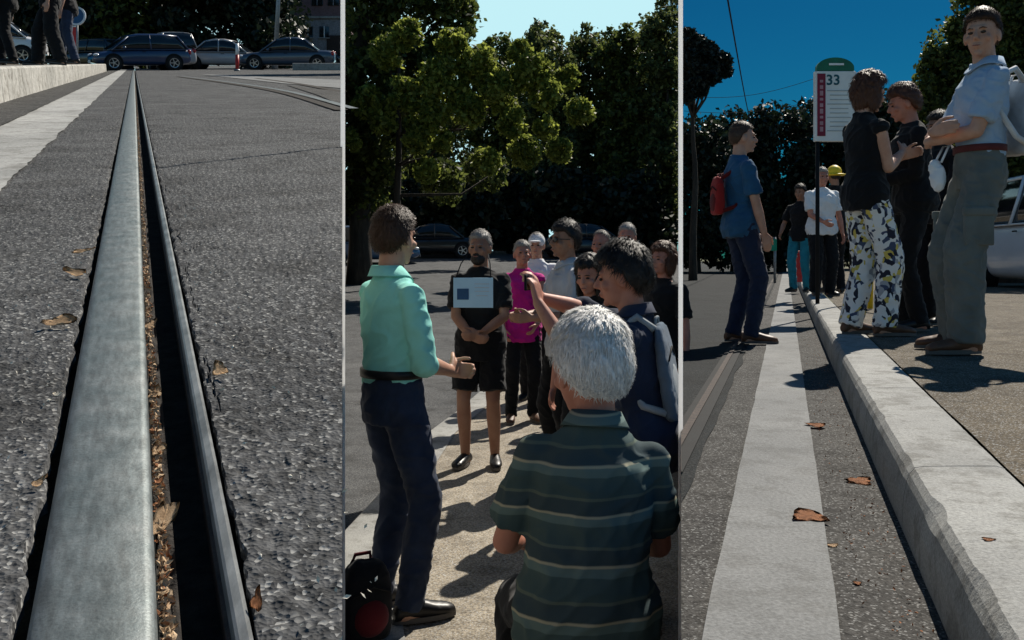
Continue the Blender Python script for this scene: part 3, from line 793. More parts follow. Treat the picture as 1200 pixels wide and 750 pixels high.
def tree(name, label, base, top, blobs, n, size, m, group=None, clip=None, tr=.28, cat='tree', inner=.35, flat=.8, lean=(0, 0)):
    base = Vector(base); t = empty(name, base); tag(t, label, cat, group)
    B = [(b[0] - base.x, b[1] - base.y, b[2] - base.z, b[3]) for b in blobs]
    bm = bmesh.new(); H = top - base.z
    pts = [Vector((lean[0] * k * k + .12 * noise.noise(Vector((k * 3, base.x, 1))) * H * .3 * k, lean[1] * k * k + .1 * noise.noise(Vector((k * 3, base.y, 7))) * H * .3 * k, H * k)) for k in [i / 8 for i in range(9)]]
    pts[0] = Vector((0, 0, -.5)); 
    tube(bm, pts, [tr * (1.25 if i == 0 else 1 - .65 * i / 8) for i in range(9)], 10)
    for b in sorted(B, key=lambda b: -b[3])[:9]:
        c = Vector(b[:3]); k = max(3, min(7, int(8 * max(.3, (c.z - b[3]) / H)))); q = pts[k]
        mid = q.lerp(c, .5) + Vector((0, 0, -.15 * (c - q).length))
        tube(bm, [q, mid, c], [tr * .38, tr * .24, tr * .08], 7)
    obj('trunk', bm, M['bark'], t, True)
    cl = None
    if clip: cl = [(lambda f: (lambda p: f(p + np.array(base))))(f) for f in clip]
    leaves('crown', B, n, size, m, t, cl, flat, inner)
    return t
def bl(px, py, d, rp, dd=0):                              # crown clump seen at a pixel, radius in pixels
    p = at(px, d + dd, py=py); return (p.x, p.y, p.z, rp / F * d)
rj = random.uniform
# the square: tall plane tree at the left edge, lower boughs with sunlight in the leaf colour, and the wood behind
d = 27
blobs = [bl(430, 30, d, 60), bl(480, -10, d, 55), bl(520, 20, d, 42), bl(415, 110, d, 55), bl(475, 95, d, 48), bl(440, 170, d, 48), bl(505, 75, d, 32), bl(405, 210, d, 40), bl(470, -70, d, 60), bl(400, -40, d, 70), bl(545, -15, d, 22, 1), bl(570, 200, d + 8, 26), bl(430, 230, d, 30), bl(520, 215, d + 4, 26)]
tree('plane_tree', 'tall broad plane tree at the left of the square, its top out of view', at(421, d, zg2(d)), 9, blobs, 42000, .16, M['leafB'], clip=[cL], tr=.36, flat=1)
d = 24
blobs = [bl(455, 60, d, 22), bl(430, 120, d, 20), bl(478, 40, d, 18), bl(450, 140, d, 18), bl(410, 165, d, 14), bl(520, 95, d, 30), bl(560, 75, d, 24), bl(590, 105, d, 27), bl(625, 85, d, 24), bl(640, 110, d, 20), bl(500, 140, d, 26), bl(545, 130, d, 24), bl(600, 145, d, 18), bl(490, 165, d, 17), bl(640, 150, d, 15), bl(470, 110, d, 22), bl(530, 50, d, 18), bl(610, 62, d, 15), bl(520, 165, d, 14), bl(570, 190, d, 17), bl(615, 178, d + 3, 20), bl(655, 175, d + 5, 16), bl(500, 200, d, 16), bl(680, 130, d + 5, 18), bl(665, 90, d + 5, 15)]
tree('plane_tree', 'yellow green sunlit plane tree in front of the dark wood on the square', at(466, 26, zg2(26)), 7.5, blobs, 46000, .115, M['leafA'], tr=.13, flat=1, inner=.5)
k = 0
LB = ['far dark tree beside the yellow green plane tree, notch of sky above it', 'far dark tree with a pointed top, left of the middle of the wood', 'far dark tree in the middle of the wood behind the square',
      'far dark tree with a broad flat top right of the middle of the wood', 'far dark tree second from the right end of the wood behind the square', 'tallest far dark tree at the right end of the wood behind the square', 'far dark tree at the left end of the wood, behind the tall plane tree']
for px, ty, w, d in ((585, 34, 36, 50), (637, 18, 34, 48), (690, 24, 38, 50), (728, 24, 30, 47), (757, 12, 34, 50), (786, -10, 36, 46), (490, 60, 60, 52)):
    bb = []
    y = ty + w * .6
    while y < 262:
        ww = w * (.62 if y < ty + w else 1); bb += [bl(px + rj(-10, 10), y, d, ww * .8, rj(-1, 1)), bl(px - ww * .55, y + rj(0, 14), d, ww * .6, rj(-1, 1)), bl(px + ww * .55, y + rj(0, 14), d, ww * .62, rj(-1, 1))]; y += w * .75
    tree('wood_tree', LB[k], at(px, d + .5, zg2(d)), 8, bb, 17000, .22, M['leafB' if px in (585, 728) else 'leafD'], 'trees of the wood behind the square', clip=[cL, cR], tr=.3, flat=1, inner=.5); k += 1
# understorey: dark shrubs along the far side of the square
for i, (px, lab) in enumerate(((430, 'dark shrub under the tall plane tree behind the parked blue car'), (500, 'dark shrub at the far kerb right of the man in mint'), (565, 'dark shrub behind the man holding the blue sheet'), (630, 'dark shrub behind the white cap'), (700, 'dark shrub behind the crowd at the far kerb'), (765, 'rightmost dark shrub at the far kerb of the square'))):
    d = 44; bb = [bl(px + rj(-38, 38), rj(215, 285), d, rj(18, 30), rj(-1.5, 1.5)) for _ in range(12)]
    sh = empty('shrub', at(px, d, zg2(d))); tag(sh, lab, 'shrub', 'shrubs at the far kerb')
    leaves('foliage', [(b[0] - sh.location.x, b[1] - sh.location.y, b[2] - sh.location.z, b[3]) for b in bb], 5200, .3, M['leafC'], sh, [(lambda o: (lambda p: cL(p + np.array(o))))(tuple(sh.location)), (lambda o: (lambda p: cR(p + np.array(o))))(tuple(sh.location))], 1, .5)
    bm = bmesh.new()
    for q in range(4): tube(bm, [(rj(-.3, .3), 0, -.3), (rj(-1, 1), rj(-.5, .5), 2.2)], [.08, .04], 6)
    obj('stem', bm, M['bark'], sh)
# the left street: dark trees on the hill top behind the cars
def hill(px, d, z=0):                                    # ground point of the sloping street plane at distance d
    y = d; return Vector(((px - CX) / F * d, d, CZ + (y * SA - H1) / CA + z))
LB = ['dark tree at the far left, behind the white car on the raised platform', 'dark tree behind the round blue sign at the top of the left street', 'dark tree straight behind the dark blue hatchback at the top of the street', 'dark tree over the gap right of the hatchback', 'dark tree beside the grey lamp post at the top of the left street']
for i, px in enumerate((15, 75, 150, 225, 292)):
    d = 52; b0 = hill(px, d); bb = [bl(px + rj(-45, 45), rj(-60, 62), d, rj(22, 36), rj(-2, 2)) for _ in range(26)]
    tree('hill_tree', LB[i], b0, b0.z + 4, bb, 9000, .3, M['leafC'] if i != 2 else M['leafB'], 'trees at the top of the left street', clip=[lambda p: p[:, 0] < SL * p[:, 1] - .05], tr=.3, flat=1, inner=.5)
# the right terrace: far hedge of trees, umbrella pine, big tree
LB = ['far dark tree at the left end of the row, below the umbrella pine', 'far dark tree behind the man with the red backpack', 'far dark tree left of the tram stop sign', 'far dark tree right behind the tram stop sign', 'far dark tree behind the couple in black', 'far dark tree right of the couple, left of the big tree', 'far dark tree behind the big leafy tree', 'far dark tree behind the white car at the right edge']
for i, (px, ty, d) in enumerate(((815, 142, 42), (862, 134, 44), (915, 124, 42), (965, 116, 44), (1020, 112, 42), (1075, 108, 40), (1130, 110, 42), (1185, 112, 42))):
    bb = []
    for y in range(ty + 16, 300, 22): bb += [bl(px + rj(-12, 12), y, d, 26, rj(-1, 1)), bl(px - 24, y + 5, d, 22, rj(-1, 1)), bl(px + 24, y + 5, d, 22, rj(-1, 1))]
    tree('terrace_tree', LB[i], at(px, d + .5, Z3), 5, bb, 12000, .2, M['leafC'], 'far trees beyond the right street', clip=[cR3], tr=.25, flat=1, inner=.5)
d = 26
bb = [bl(px, py, d, r) for px, py, r in ((800, 62, 22), (815, 55, 15), (828, 62, 14), (842, 72, 15), (850, 82, 9), (832, 86, 15), (815, 92, 16), (800, 90, 24), (806, 110, 12), (822, 104, 9), (806, 45, 12))]
tree('umbrella_pine', 'dark umbrella pine crown against the blue sky at the left of the right street', at(812, 26.6, Z3), 6.2, bb, 15000, .13, M['leafP'], clip=[cR3], tr=.12, flat=1, inner=.6, lean=(.1, 0))
d = 19
bb = [bl(px, py, d, r) for px, py, r in ((1120, 60, 38), (1100, 100, 30), (1090, 130, 26), (1150, 20, 40), (1190, 40, 50), (1150, 90, 50), (1195, 110, 55), (1110, 160, 30), (1150, 160, 45), (1200, 180, 50), (1180, -30, 50), (1085, 75, 14), (1240, 60, 70), (1250, 150, 60), (1090, 190, 24), (1130, 215, 30), (1180, 230, 36), (1240, 240, 40), (1135, 35, 26))]
tree('leafy_tree', 'big leafy tree towering behind the man with crossed arms', at(1185, d, Z3P), 6, bb, 60000, .095, M['leafB'], tr=.3, flat=1, inner=.45)

# ================================================================== cars
def make_car(label, L=4.2, Wd=1.74, Hh=1.46, paint=None, kind='hatch', group=None, name='parked_car'):
    root = empty(name, (0, 0, 0)); tag(root, label, 'car', group)
    N = 20
    def sec(x, hw, zl, zh, tuck=.10, n=N):
        out = []
        for i in range(n):
            a = 2 * math.pi * i / n; ca, sa = math.cos(a), math.sin(a)
            ex = .38
            yv = math.copysign(abs(ca) ** ex, ca) * hw; zv = math.copysign(abs(sa) ** ex, sa)
            z = (zl + zh) / 2 + zv * (zh - zl) / 2
            k = (z - zl) / max(zh - zl, .01); yv *= 1 - tuck * max(0, k - .55) * 1.6 - .06 * max(0, .3 - k)
            out.append(Vector((x, yv, z)))
        return out
    hl = L / 2; hw = Wd / 2; sh = Hh * .60
    bn = 1.0 if kind != 'van' else 1.12
    st = [(-hl, hw * .72, .42, sh * .84), (-hl + .06, hw * .86, .28, sh * .95), (-hl + .25, hw * .96, .22, sh * 1.02), (-hl + .8, hw, .2, sh * 1.04), (0, hw, .19, sh * 1.0), (hl - 1.25, hw, .2, sh * .98 * bn), (hl - .6, hw * .96, .21, sh * .90 * bn), (hl - .2, hw * .88, .24, sh * .80 * bn), (hl - .04, hw * .74, .32, sh * .68), (hl, hw * .6, .40, sh * .6)]
    bm = bmesh.new(); rings(bm, [sec(*s) for s in st])
    bmesh.ops.recalc_face_normals(bm, faces=bm.faces); body = obj('body', bm, paint, root, True)
    md = body.modifiers.new('s', 'SUBSURF'); md.levels = 1; md.render_levels = 1
    # cabin: glass house with a painted roof and pillars
    if kind == 'hatch': cabs = [(-hl + .18, .30, sh * .98, sh * 1.05), (-hl + .55, .80, sh * .96, Hh - .05), (-hl + 1.2, .83, sh * .96, Hh), (.1, .82, sh * .96, Hh - .01), (.55, .78, sh * .96, Hh - .10), (1.25, .5, sh * .92, sh * 1.02)]
    elif kind == 'van': cabs = [(-hl + .1, .7, sh * .98, sh * 1.3), (-hl + .25, .84, sh * .96, Hh - .04), (-hl + 1.2, .85, sh * .96, Hh), (.4, .84, sh * .96, Hh), (.85, .8, sh * .96, Hh - .12), (1.5, .5, sh * .92, sh * 1.1)]
    else: cabs = [(-hl + .75, .3, sh * .98, sh * 1.05), (-hl + 1.35, .74, sh * .96, Hh - .07), (-hl + 1.75, .80, sh * .96, Hh), (.0, .80, sh * .96, Hh), (.45, .76, sh * .96, Hh - .09), (1.15, .5, sh * .92, sh * 1.02)]
    def cabsec(x, w, zl, zh, e=0.0):
        out = []
        k = (zh - zl) / (Hh - sh); top = hw * (.92 - .24 * min(1, k)) + e
        for (yv, z) in ((-hw * .93 - e, zl), (-(hw * .9 + top) / 2 - e * .6, (zl + zh) / 2), (-top, zh - .03 * k), (-top * .82, zh + e), (-top * .4, zh + .012 * k + e), (0, zh + .018 * k + e), (top * .4, zh + .012 * k + e), (top * .82, zh + e), (top, zh - .03 * k), ((hw * .9 + top) / 2 + e * .6, (zl + zh) / 2), (hw * .93 + e, zl)):
            out.append(Vector((x, yv, z)))
        return out
    bm = bmesh.new(); rings(bm, [cabsec(*c) for c in cabs]); bmesh.ops.recalc_face_normals(bm, faces=bm.faces)
    obj('window', bm, M['glass'], root, True)
    mid = [c for c in cabs if c[3] > Hh - .2]
    bm = bmesh.new()
    rs = []
    for c in mid:
        s = cabsec(*c, e=.012)[2:9]; rs.append(s + [p - Vector((0, 0, .05)) for p in reversed(s)])
    rings(bm, rs); bmesh.ops.recalc_face_normals(bm, faces=bm.faces); obj('roof', bm, paint, root, True)
    bm = bmesh.new()
    xs_ = [c[0] for c in cabs]
    for sgn in (0, -1):
        full = [cabsec(*c, e=.008) for c in cabs]
        def side(i): f = full[i]; return [f[0], f[1], f[2]] if sgn == 0 else [f[-1], f[-2], f[-3]]
        for i in (1, len(cabs) - 2):                                           # rear and front pillars
            j = 0 if i == 1 else len(cabs) - 1
            tube(bm, [side(j)[0], side(i)[2]], .035, 6)
        a, b = side(2), side(3); x = (a[0].x * .45 + b[0].x * .55)
        t = (x - a[0].x) / (b[0].x - a[0].x); tube(bm, [a[q].lerp(b[q], t) for q in range(3)], .035, 6)
        tube(bm, [side(0)[0]] + [side(i)[0] for i in range(1, len(cabs))], .018, 6)
    obj('pillar', bm, paint, root, True)
    for sx_ in (-1, 1):
        for xx in (hl - .78, -hl + .80):
            c = Vector((xx, sx_ * (hw - .10), .31)); bm = bmesh.new()
            pr = [(-.10, .24), (-.10, .29), (-.07, .31), (.07, .31), (.10, .29), (.105, .22)]
            rings(bm, [[c + Vector((r * math.cos(a), sx_ * o, r * math.sin(a))) for a in [2 * math.pi * i / 24 for i in range(24)]] for o, r in pr]); bmesh.ops.recalc_face_normals(bm, faces=bm.faces)
            w = obj('wheel', bm, M['tyre'], root, True)
            bm = bmesh.new(); rings(bm, [[c + Vector((r * math.cos(a), sx_ * o, r * math.sin(a))) for a in [2 * math.pi * i / 24 for i in range(24)]] for o, r in ((.09, .205), (.112, .2), (.100, .16), (.100, .06), (.115, .04), (.115, .01))]); bmesh.ops.recalc_face_normals(bm, faces=bm.faces)
            for q in range(5):
                a = q * 2 * math.pi / 5; box(bm, c + Vector((.11 * math.cos(a), sx_ * .108, .11 * math.sin(a))), (.17, .012, .035), Matrix.Rotation(-a, 3, 'Y'))
            obj('rim', bm, M['rimm'], w)
            bm = bmesh.new(); cc = c + Vector((0, sx_ * .012, .02))
            rings(bm, [[cc + Vector((r * math.cos(a), sx_ * o, r * math.sin(a))) for a in [2 * math.pi * i / 24 for i in range(24)]] for o, r in ((-.15, .37), (.088, .37))]); obj('wheel_arch', bm, M['black'], root)
        bm = bmesh.new(); ell(bm, (hl - .17, sx_ * hw * .66, sh * .70), (.13, .17, .07)); obj('headlight', bm, M['lamp'], root, True)
        bm = bmesh.new(); ell(bm, (-hl + .10, sx_ * hw * .76, sh * .84), (.08, .10, .12)); obj('tail_light', bm, M['redlamp'], root, True)
        bm = bmesh.new(); ell(bm, (.78, sx_ * (hw + .06), sh * 1.03), (.07, .10, .07)); obj('wing_mirror', bm, paint, root, True)
        bm = bmesh.new(); box(bm, (.0, sx_ * (hw + .001), sh * .86), (.16, .02, .025), bev=.006); obj('door_handle', bm, M['black'], root)
    bm = bmesh.new(); box(bm, (hl - .03, 0, .40), (.05, Wd * .55, .13), bev=.02); obj('grille', bm, M['black'], root)
    bm = bmesh.new(); box(bm, (hl + .012, 0, .36), (.012, .5, .11), bev=.003); obj('number_plate', bm, M['white'], root)
    return root
def copy_tree(o, parent=None, paint=None, old=None):
    c = o.copy(); COL.objects.link(c)
    if parent: c.parent = parent
    if paint and c.type == 'MESH' and c.name.split('.')[0] in ('body', 'roof', 'pillar', 'wing_mirror'):
        c.data = c.data.copy(); c.data.materials.clear(); c.data.materials.append(paint)
    for ch in list(o.children): copy_tree(ch, c, paint)
    return c
M['white'] = mat('white paint', (.8, .8, .8), (.7, .7, .7), 3, .35, spec=.5)
M['lamp'] = mat('lamp lens', (.7, .72, .75), (.5, .52, .55), 12, .15, spec=.7)
M['redlamp'] = mat('red lamp lens', (.4, .02, .02), (.25, .01, .01), 12, .2, spec=.6)
def carpaint(n, c):
    m = mat(n, c, tuple(x * .92 for x in c), 2, .28, spec=.5); m.node_tree.nodes['Principled BSDF'].inputs['Coat Weight'].default_value = .6; return m
PN = carpaint('navy paint', (.02, .04, .10)); PW = carpaint('white car paint', (.75, .76, .78)); PS = carpaint('silver paint', (.35, .36, .38)); PB = carpaint('blue grey paint', (.045, .065, .10)); PK = carpaint('black car paint', (.012, .013, .016)); PU = carpaint('blue car paint', (.03, .09, .19))
SLOPE = Matrix.Rotation(AL, 4, 'X')
def put(o, px, d, yaw, slope=True, z=0, loc=None):
    p = loc if loc is not None else hill(px, d, z)
    o.matrix_world = Matrix.Translation(p) @ (SLOPE if slope else Matrix.Identity(4)) @ Matrix.Rotation(R(yaw), 4, 'Z')
hatch = make_car('dark navy hatchback parked across the top of the street, straight above the rail', paint=PN, group='parked cars', L=4.0, Hh=1.5)
van = make_car('white car at the far left edge, behind the dark legs', paint=PW, kind='van', group='parked cars', Hh=1.7)
sedan = make_car('blue grey estate car parked in front of the dark pinkish building', paint=PB, kind='sedan', group='parked cars', L=4.4)
put(hatch, 165, 40, 214); put(van, -14, 36, 20, z=.3); put(sedan, 338, 44, 187)
c = copy_tree(van, paint=PS); c['label'] = 'small silver grey car half hidden behind the right end of the navy hatchback'; put(c, 203, 45, 118)
c = copy_tree(hatch, paint=PK); c['label'] = 'black car half hidden behind the left end of the navy hatchback'; put(c, 112, 48, 155)
c = copy_tree(sedan, paint=PS); c['label'] = 'silver low car parked behind the red and white bollard'; put(c, 266, 47, 5)
c = copy_tree(sedan, paint=PK); c['label'] = 'black car behind the low concrete block, cut by the white dividing line'; put(c, 414, 50, 184, loc=hill(421, 56))
bpy.context.view_layer.update()
# square: parked cars on the far side
c = copy_tree(hatch, paint=PU); c['label'] = 'blue car parked in the shade at the far left behind the man in mint'; put(c, 0, 0, 8, False, loc=Vector(((432 - CX) / F * 37, 37, zg2(37) - .05)))
c = copy_tree(sedan, paint=PK); c['label'] = 'black car at the far kerb right of the man in mint'; put(c, 0, 0, 182, False, loc=Vector(((505 - CX) / F * 41, 41, zg2(41))))
c = copy_tree(sedan, paint=PK); c['label'] = 'black car parked at the far kerb behind the man in sunglasses'; put(c, 0, 0, 4, False, loc=Vector(((690 - CX) / F * 41, 41, zg2(41))))
c = make_car('tall white van at the right edge behind the man with crossed arms', paint=PW, kind='van', L=4.7, Wd=1.85, Hh=1.95, group='parked cars'); put(c, 0, 0, -96, False, loc=Vector((9.0, 15.0, Z3P - .08)))
bpy.context.view_layer.update()

# ================================================================== street furniture, building
def simple(name, label, cat, loc, parts, group=None):
    t = empty(name, loc); tag(t, label, cat, group)
    for nm, bm, m in parts: obj(nm, bm, m, t, nm not in ('panel', 'block', 'plate', 'wall', 'frame', 'leaf_edge'))
    return t
M['red'] = mat('red paint', (.55, .03, .025), (.4, .02, .02), 8, .45); M['steel'] = mat('galvanised steel', (.3, .32, .33), (.2, .21, .22), 12, .45, metal=.5)
M['blue'] = mat('sign blue', (.02, .09, .22), None, 5, .4); M['green'] = mat('sign green', (.01, .16, .09), (.01, .11, .06), 5, .4); M['teal'] = mat('teal ink', (.01, .10, .13), None, 20, .6)
M['maroon'] = mat('maroon stripe', (.22, .01, .04), (.16, .01, .03), 12, .5); M['yellow'] = mat('yellow', (.8, .6, .03), (.65, .45, .02), 9, .5)
def cyl(a, b, ra, rb=None, n=14):
    bm = bmesh.new(); cap(bm, a, b, ra, ra if rb is None else rb, n, False); return bm
# lamp post on the hill
p = hill(322, 47); simple('lamp_post', 'tall grey lamp post between the silver car and the blue grey estate', 'lamp post', p, [('pole', cyl((0, 0, 0), (.35, 0, 7), .13, .07), M['steel']), ('base', cyl((0, 0, 0), (0, 0, .5), .17, .15), M['steel'])])
# bollard red and white
p = hill(278, 36); t = empty('bollard', p); tag(t, 'thin red and white bollard standing in the upper left street', 'bollard')
obj('post', cyl((0, 0, 0), (0, 0, .62), .07), M['red'], t, True); obj('cap', cyl((0, 0, .62), (0, 0, 1.05), .066), M['white'], t, True); obj('foot', cyl((0, 0, 0), (0, 0, .06), .13, .10), M['steel'], t, True)
# round sign and red board on the platform
p = w1(*xy(S1(90, 76, .05)[0], 19), H1 - .03); p = hill(90, 19, H1 - .03)
t = empty('round_sign', p); tag(t, 'round blue sign with pale rim on a post beside the dark legs', 'sign')
zc = 1.56 + (HY - 19) / F * 19 - p.z
obj('pole', cyl((0, .02, 0), (0, .02, zc + .1), .02), M['steel'], t, True)
bm = bmesh.new(); cap(bm, (0, 0, zc), (0, -.02, zc), .18, .18, 28, False); disc = obj('plate', bm, M['blue'], t)
bm = bmesh.new(); n = 32; rings(bm, [[Vector((r * math.cos(2 * math.pi * i / n), y, zc + r * math.sin(2 * math.pi * i / n))) for i in range(n)] for r, y in ((.155, -.024), (.155, -.032), (.19, -.032), (.19, -.0), (.155, -.0), (.155, -.024))], cap=False); obj('rim', bm, M['lamp'], disc)
p = hill(87, 21, H1 - .03); zt = 1.56 + (HY - 32) / F * 21 - p.z
t = empty('marker_post', p); tag(t, 'narrow red marker post below the round blue sign', 'post'); bm = bmesh.new(); box(bm, (0, 0, zt / 2), (.13, .05, zt), bev=.01); obj('panel', bm, M['red'], t); bm = bmesh.new(); box(bm, (0, 0, zt + .015), (.14, .06, .03), bev=.008); obj('cap', bm, M['white'], t)
# low concrete block
p = hill(376, 40); bm = bmesh.new(); box(bm, (0, 0, .14), (2.3, .5, .32), bev=.03); o = obj('concrete_block', bm, M['kerb']); o.location = p; o.rotation_euler = (AL, 0, 0); tag(o, 'low pale concrete block in front of the cars at the hill top', 'block')
# building
p = hill(370, 58); t = empty('building', p); tag(t, 'dark pinkish building behind the estate car at the right of the left street', 'building')
PKW = concrete('pink plaster', (.16, .10, .105), (.24, .15, .155), 20, .5); PLW = concrete('pale plaster', (.22, .22, .24), (.32, .32, .34), 20, .6)
wx = 3.7
def bpart(nm, c, s, m, par=None, bev=.02):
    bm = bmesh.new(); box(bm, c, s, bev=bev); return obj(nm, bm, m, par or t)
bpart('wall', (-.15, 2, 3.2), (wx, 4, 7.0), PKW); bpart('ground_storey', (-.15, -.04, 1.5), (wx + .04, .1, 3.0), PLW)
bpart('cornice', (-.15, -.08, 3.1), (wx + .1, .22, .14), M['kerb'])
for x in (-1.4, -.45, .55):
    w = bpart('window', (x, -.10, 2.2), (.6, .06, .7), M['glass']); bpart('frame', (x, -.125, 2.2), (.05, .04, .7), M['white'], w, .004); bpart('sill', (x, -.15, 1.82), (.7, .12, .06), M['kerb'], w, .01)
for x in (-1.2, .1, 1.1):
    w = bpart('window', (x, -.02, 4.5), (.7, .08, 1.3), M['glass']); bpart('frame', (x, -.07, 4.5), (.05, .04, 1.3), PLW, w, .004)
w = bpart('door', (1.15, -.10, 1.0), (.9, .06, 2.0), M['railside']); bpart('handle', (.85, -.15, 1.0), (.04, .06, .14), M['steel'], w, .005)

# tram stop sign on the platform
dS = 10.2; p = at(979, dS, Z3P)
t = empty('tram_stop_sign', p); tag(t, 'white tram stop sign with maroon stripe, number 33 and green rounded top', 'sign')
def lx(px): return (px - 979) / F * dS
def lz(py): return CZ + (HY - py) / F * dS - Z3P
TH = .07
bm = bmesh.new(); box(bm, ((lx(954) + lx(1002)) / 2, 0, (lz(84) + lz(166)) / 2), (lx(1002) - lx(954), TH, lz(84) - lz(166)), bev=.008); pan = obj('panel', bm, mat('sign enamel', (.74, .76, .74), (.62, .65, .64), 4, .4), t)
bm = bmesh.new(); n = 20; c0 = (lx(954) + lx(1002)) / 2; z0 = lz(84) + .004
prf = [(c0 + lx(979 + 22) * math.cos(a), z0 + (.03 if 0 < i < n else 0) + .115 * math.sin(a)) for i, a in enumerate([math.pi * i / n for i in range(n + 1)])]
rings(bm, [[Vector((x, y, z)) for x, z in prf] for y in (-TH / 2 + .005, TH / 2 - .005)]); obj('crest', bm, M['green'], t)
yF = -TH / 2
bm = bmesh.new(); box(bm, ((lx(956.5) + lx(966)) / 2, yF - .003, (lz(87) + lz(160)) / 2), (lx(966) - lx(956.5), .006, lz(87) - lz(160))); st = obj('stripe', bm, M['maroon'], pan)
def text(s, x, z, y, size, m, par, name='lettering', rot=0.0, align='CENTER'):
    cu = bpy.data.curves.new(name, 'FONT'); cu.body = s; cu.size = size; cu.align_x = align; cu.align_y = 'CENTER'; cu.extrude = .0015; cu.resolution_u = 3; cu.offset = size * .02
    o = bpy.data.objects.new(name, cu); COL.objects.link(o)
    dg = bpy.context.evaluated_depsgraph_get(); me = bpy.data.meshes.new_from_object(o.evaluated_get(dg)); bpy.data.objects.remove(o)
    r = link(name, me, m, par); r.matrix_local = Matrix.Translation((x, y, z)) @ Matrix.Rotation(R(90), 4, 'X') @ Matrix.Rotation(R(rot), 4, 'Z'); return r
text('33', lx(975), lz(95), yF - .003, .155, M['teal'], pan, 'line_number')
for q in range(9):
    bm = bmesh.new(); box(bm, (lx(961.2), yF - .0085, lz(96 + q * 7)), (.035, .003, .028 + .012 * (q % 3))); obj('mark', bm, mat('faint pink ink', (.45, .25, .28), None, 9, .6) if q == 0 else bpy.data.materials['faint pink ink'], st)
bm = bmesh.new()
for q in range(10): box(bm, (lx(982), yF - .003, lz(107 + q * 5.2)), ((.20 if q % 3 else .26), .004, .010))
obj('timetable_line', bm, mat('grey print', (.42, .46, .46), None, 9, .7), pan)
bm = bmesh.new(); box(bm, (lx(979), yF + .001, lz(76)), (.16, .006, .022)); obj('crest_line', bm, M['white'], t)
for x in (lx(958), lx(998)): obj('pole', cyl((x, .0, -.01), (x, .0, lz(160)), .022), M['black'], t, True)
# paddle, small signs, posts of the right street
p = at(908, 24, Z3); t = empty('small_sign', p); tag(t, 'small green rectangular sign on a thin grey post far down the right street', 'sign'); zc = CZ + (HY - 287) / F * 24 - Z3
bm = bmesh.new(); box(bm, (-.1, -.04, zc), (.28, .02, .30), bev=.01); obj('plate', bm, mat('bright green', (.01, .3, .18), None, 5, .4), t); obj('pole', cyl((0, 0, 0), (0, 0, zc + .2), .035), M['steel'], t, True)
p = at(935.5, 17, Z3P); t = empty('litter_bin', p); tag(t, 'narrow red litter bin on the platform edge, left of the person in turquoise trousers', 'bin'); bm = bmesh.new(); box(bm, (0, 0, .32), (.13, .13, .52), bev=.02); obj('bin_body', bm, M['red'], t); bm = bmesh.new(); box(bm, (0, 0, .60), (.15, .15, .05), bev=.015); obj('lid', bm, M['red'], t); obj('foot', cyl((0, 0, -.01), (0, 0, .08), .05), M['steel'], t)
p = at(1045, 8.6, Z3P); t = empty('guard_rail', p); tag(t, 'bent yellow tube guard standing behind the patterned trousers', 'guard rail')
bm = bmesh.new(); zt = CZ + (HY - 300) / F * 8.6 - Z3P; tube(bm, [(-.03, 0, 0), (-.03, 0, zt * .8), (-.02, 0, zt * .95), (.03, .03, zt), (.03, .5, zt), (.03, .58, zt * .9), (.03, .6, 0)], .028, 10); obj('tube', bm, M['yellow'], t, True)
# overhead wires
def wire(a, b, sag, label, px=.006):
    bm = bmesh.new(); pts = [a.lerp(b, i / 24) + Vector((0, 0, -sag * math.sin(math.pi * i / 24))) for i in range(25)]
    tube(bm, [p_ - a for p_ in pts], px, 6); o = obj('overhead_wire', bm, M['black'], None, True); o.location = a; tag(o, label, 'wire', 'overhead tram wires')
wire(at(846, 12, py=-40), at(884, 41, py=160), .25, 'steep dark overhead wire crossing the sky right of the pine', .013)
wire(at(801, 30, py=113), at(955, 30, py=92), .25, 'thin level overhead wire running from the pine towards the stop sign', .008)
wire(at(801, 30, py=130), at(955, 30, py=118), .2, 'lowest thin overhead wire just above the far trees', .008)
# white dividing lines between the three views, stood up as thin posts
def wm():
    m = bpy.data.materials.new('white translucent divider'); m.use_nodes = True; nt = m.node_tree; nt.nodes.clear()
    out = nd(nt, 'ShaderNodeOutputMaterial'); d_ = nd(nt, 'ShaderNodeBsdfDiffuse'); t_ = nd(nt, 'ShaderNodeBsdfTranslucent'); mx = nd(nt, 'ShaderNodeMixShader')
    d_.inputs[0].default_value = (.95, .95, .95, 1); t_.inputs[0].default_value = (.98, .98, .98, 1); mx.inputs[0].default_value = .6  # translucent so the backlit dividing strips read white
    nt.links.new(d_.outputs[0], mx.inputs[1]); nt.links.new(t_.outputs[0], mx.inputs[2]); nt.links.new(mx.outputs[0], out.inputs[0]); return m
WF = wm()
for px, lab in ((401.7, 'white dividing line built as a thin post, foot of the left terrace wall'), (797.6, 'white dividing line built as a thin post, edge of the right terrace')):
    p = at(px, 3.45, 0 if px < 600 else 0.08); t = empty('divider_post', p); tag(t, lab, 'post', 'white dividing lines')
    bm = bmesh.new(); box(bm, (0, 0, 1.35), (.0165, .003, 2.9)); obj('blade', bm, WF, t)
    bm = bmesh.new(); cap(bm, (0, 0, -.02), (0, 0, .03), .03, .025, 14, False); obj('foot', bm, M['steel'], t, True)
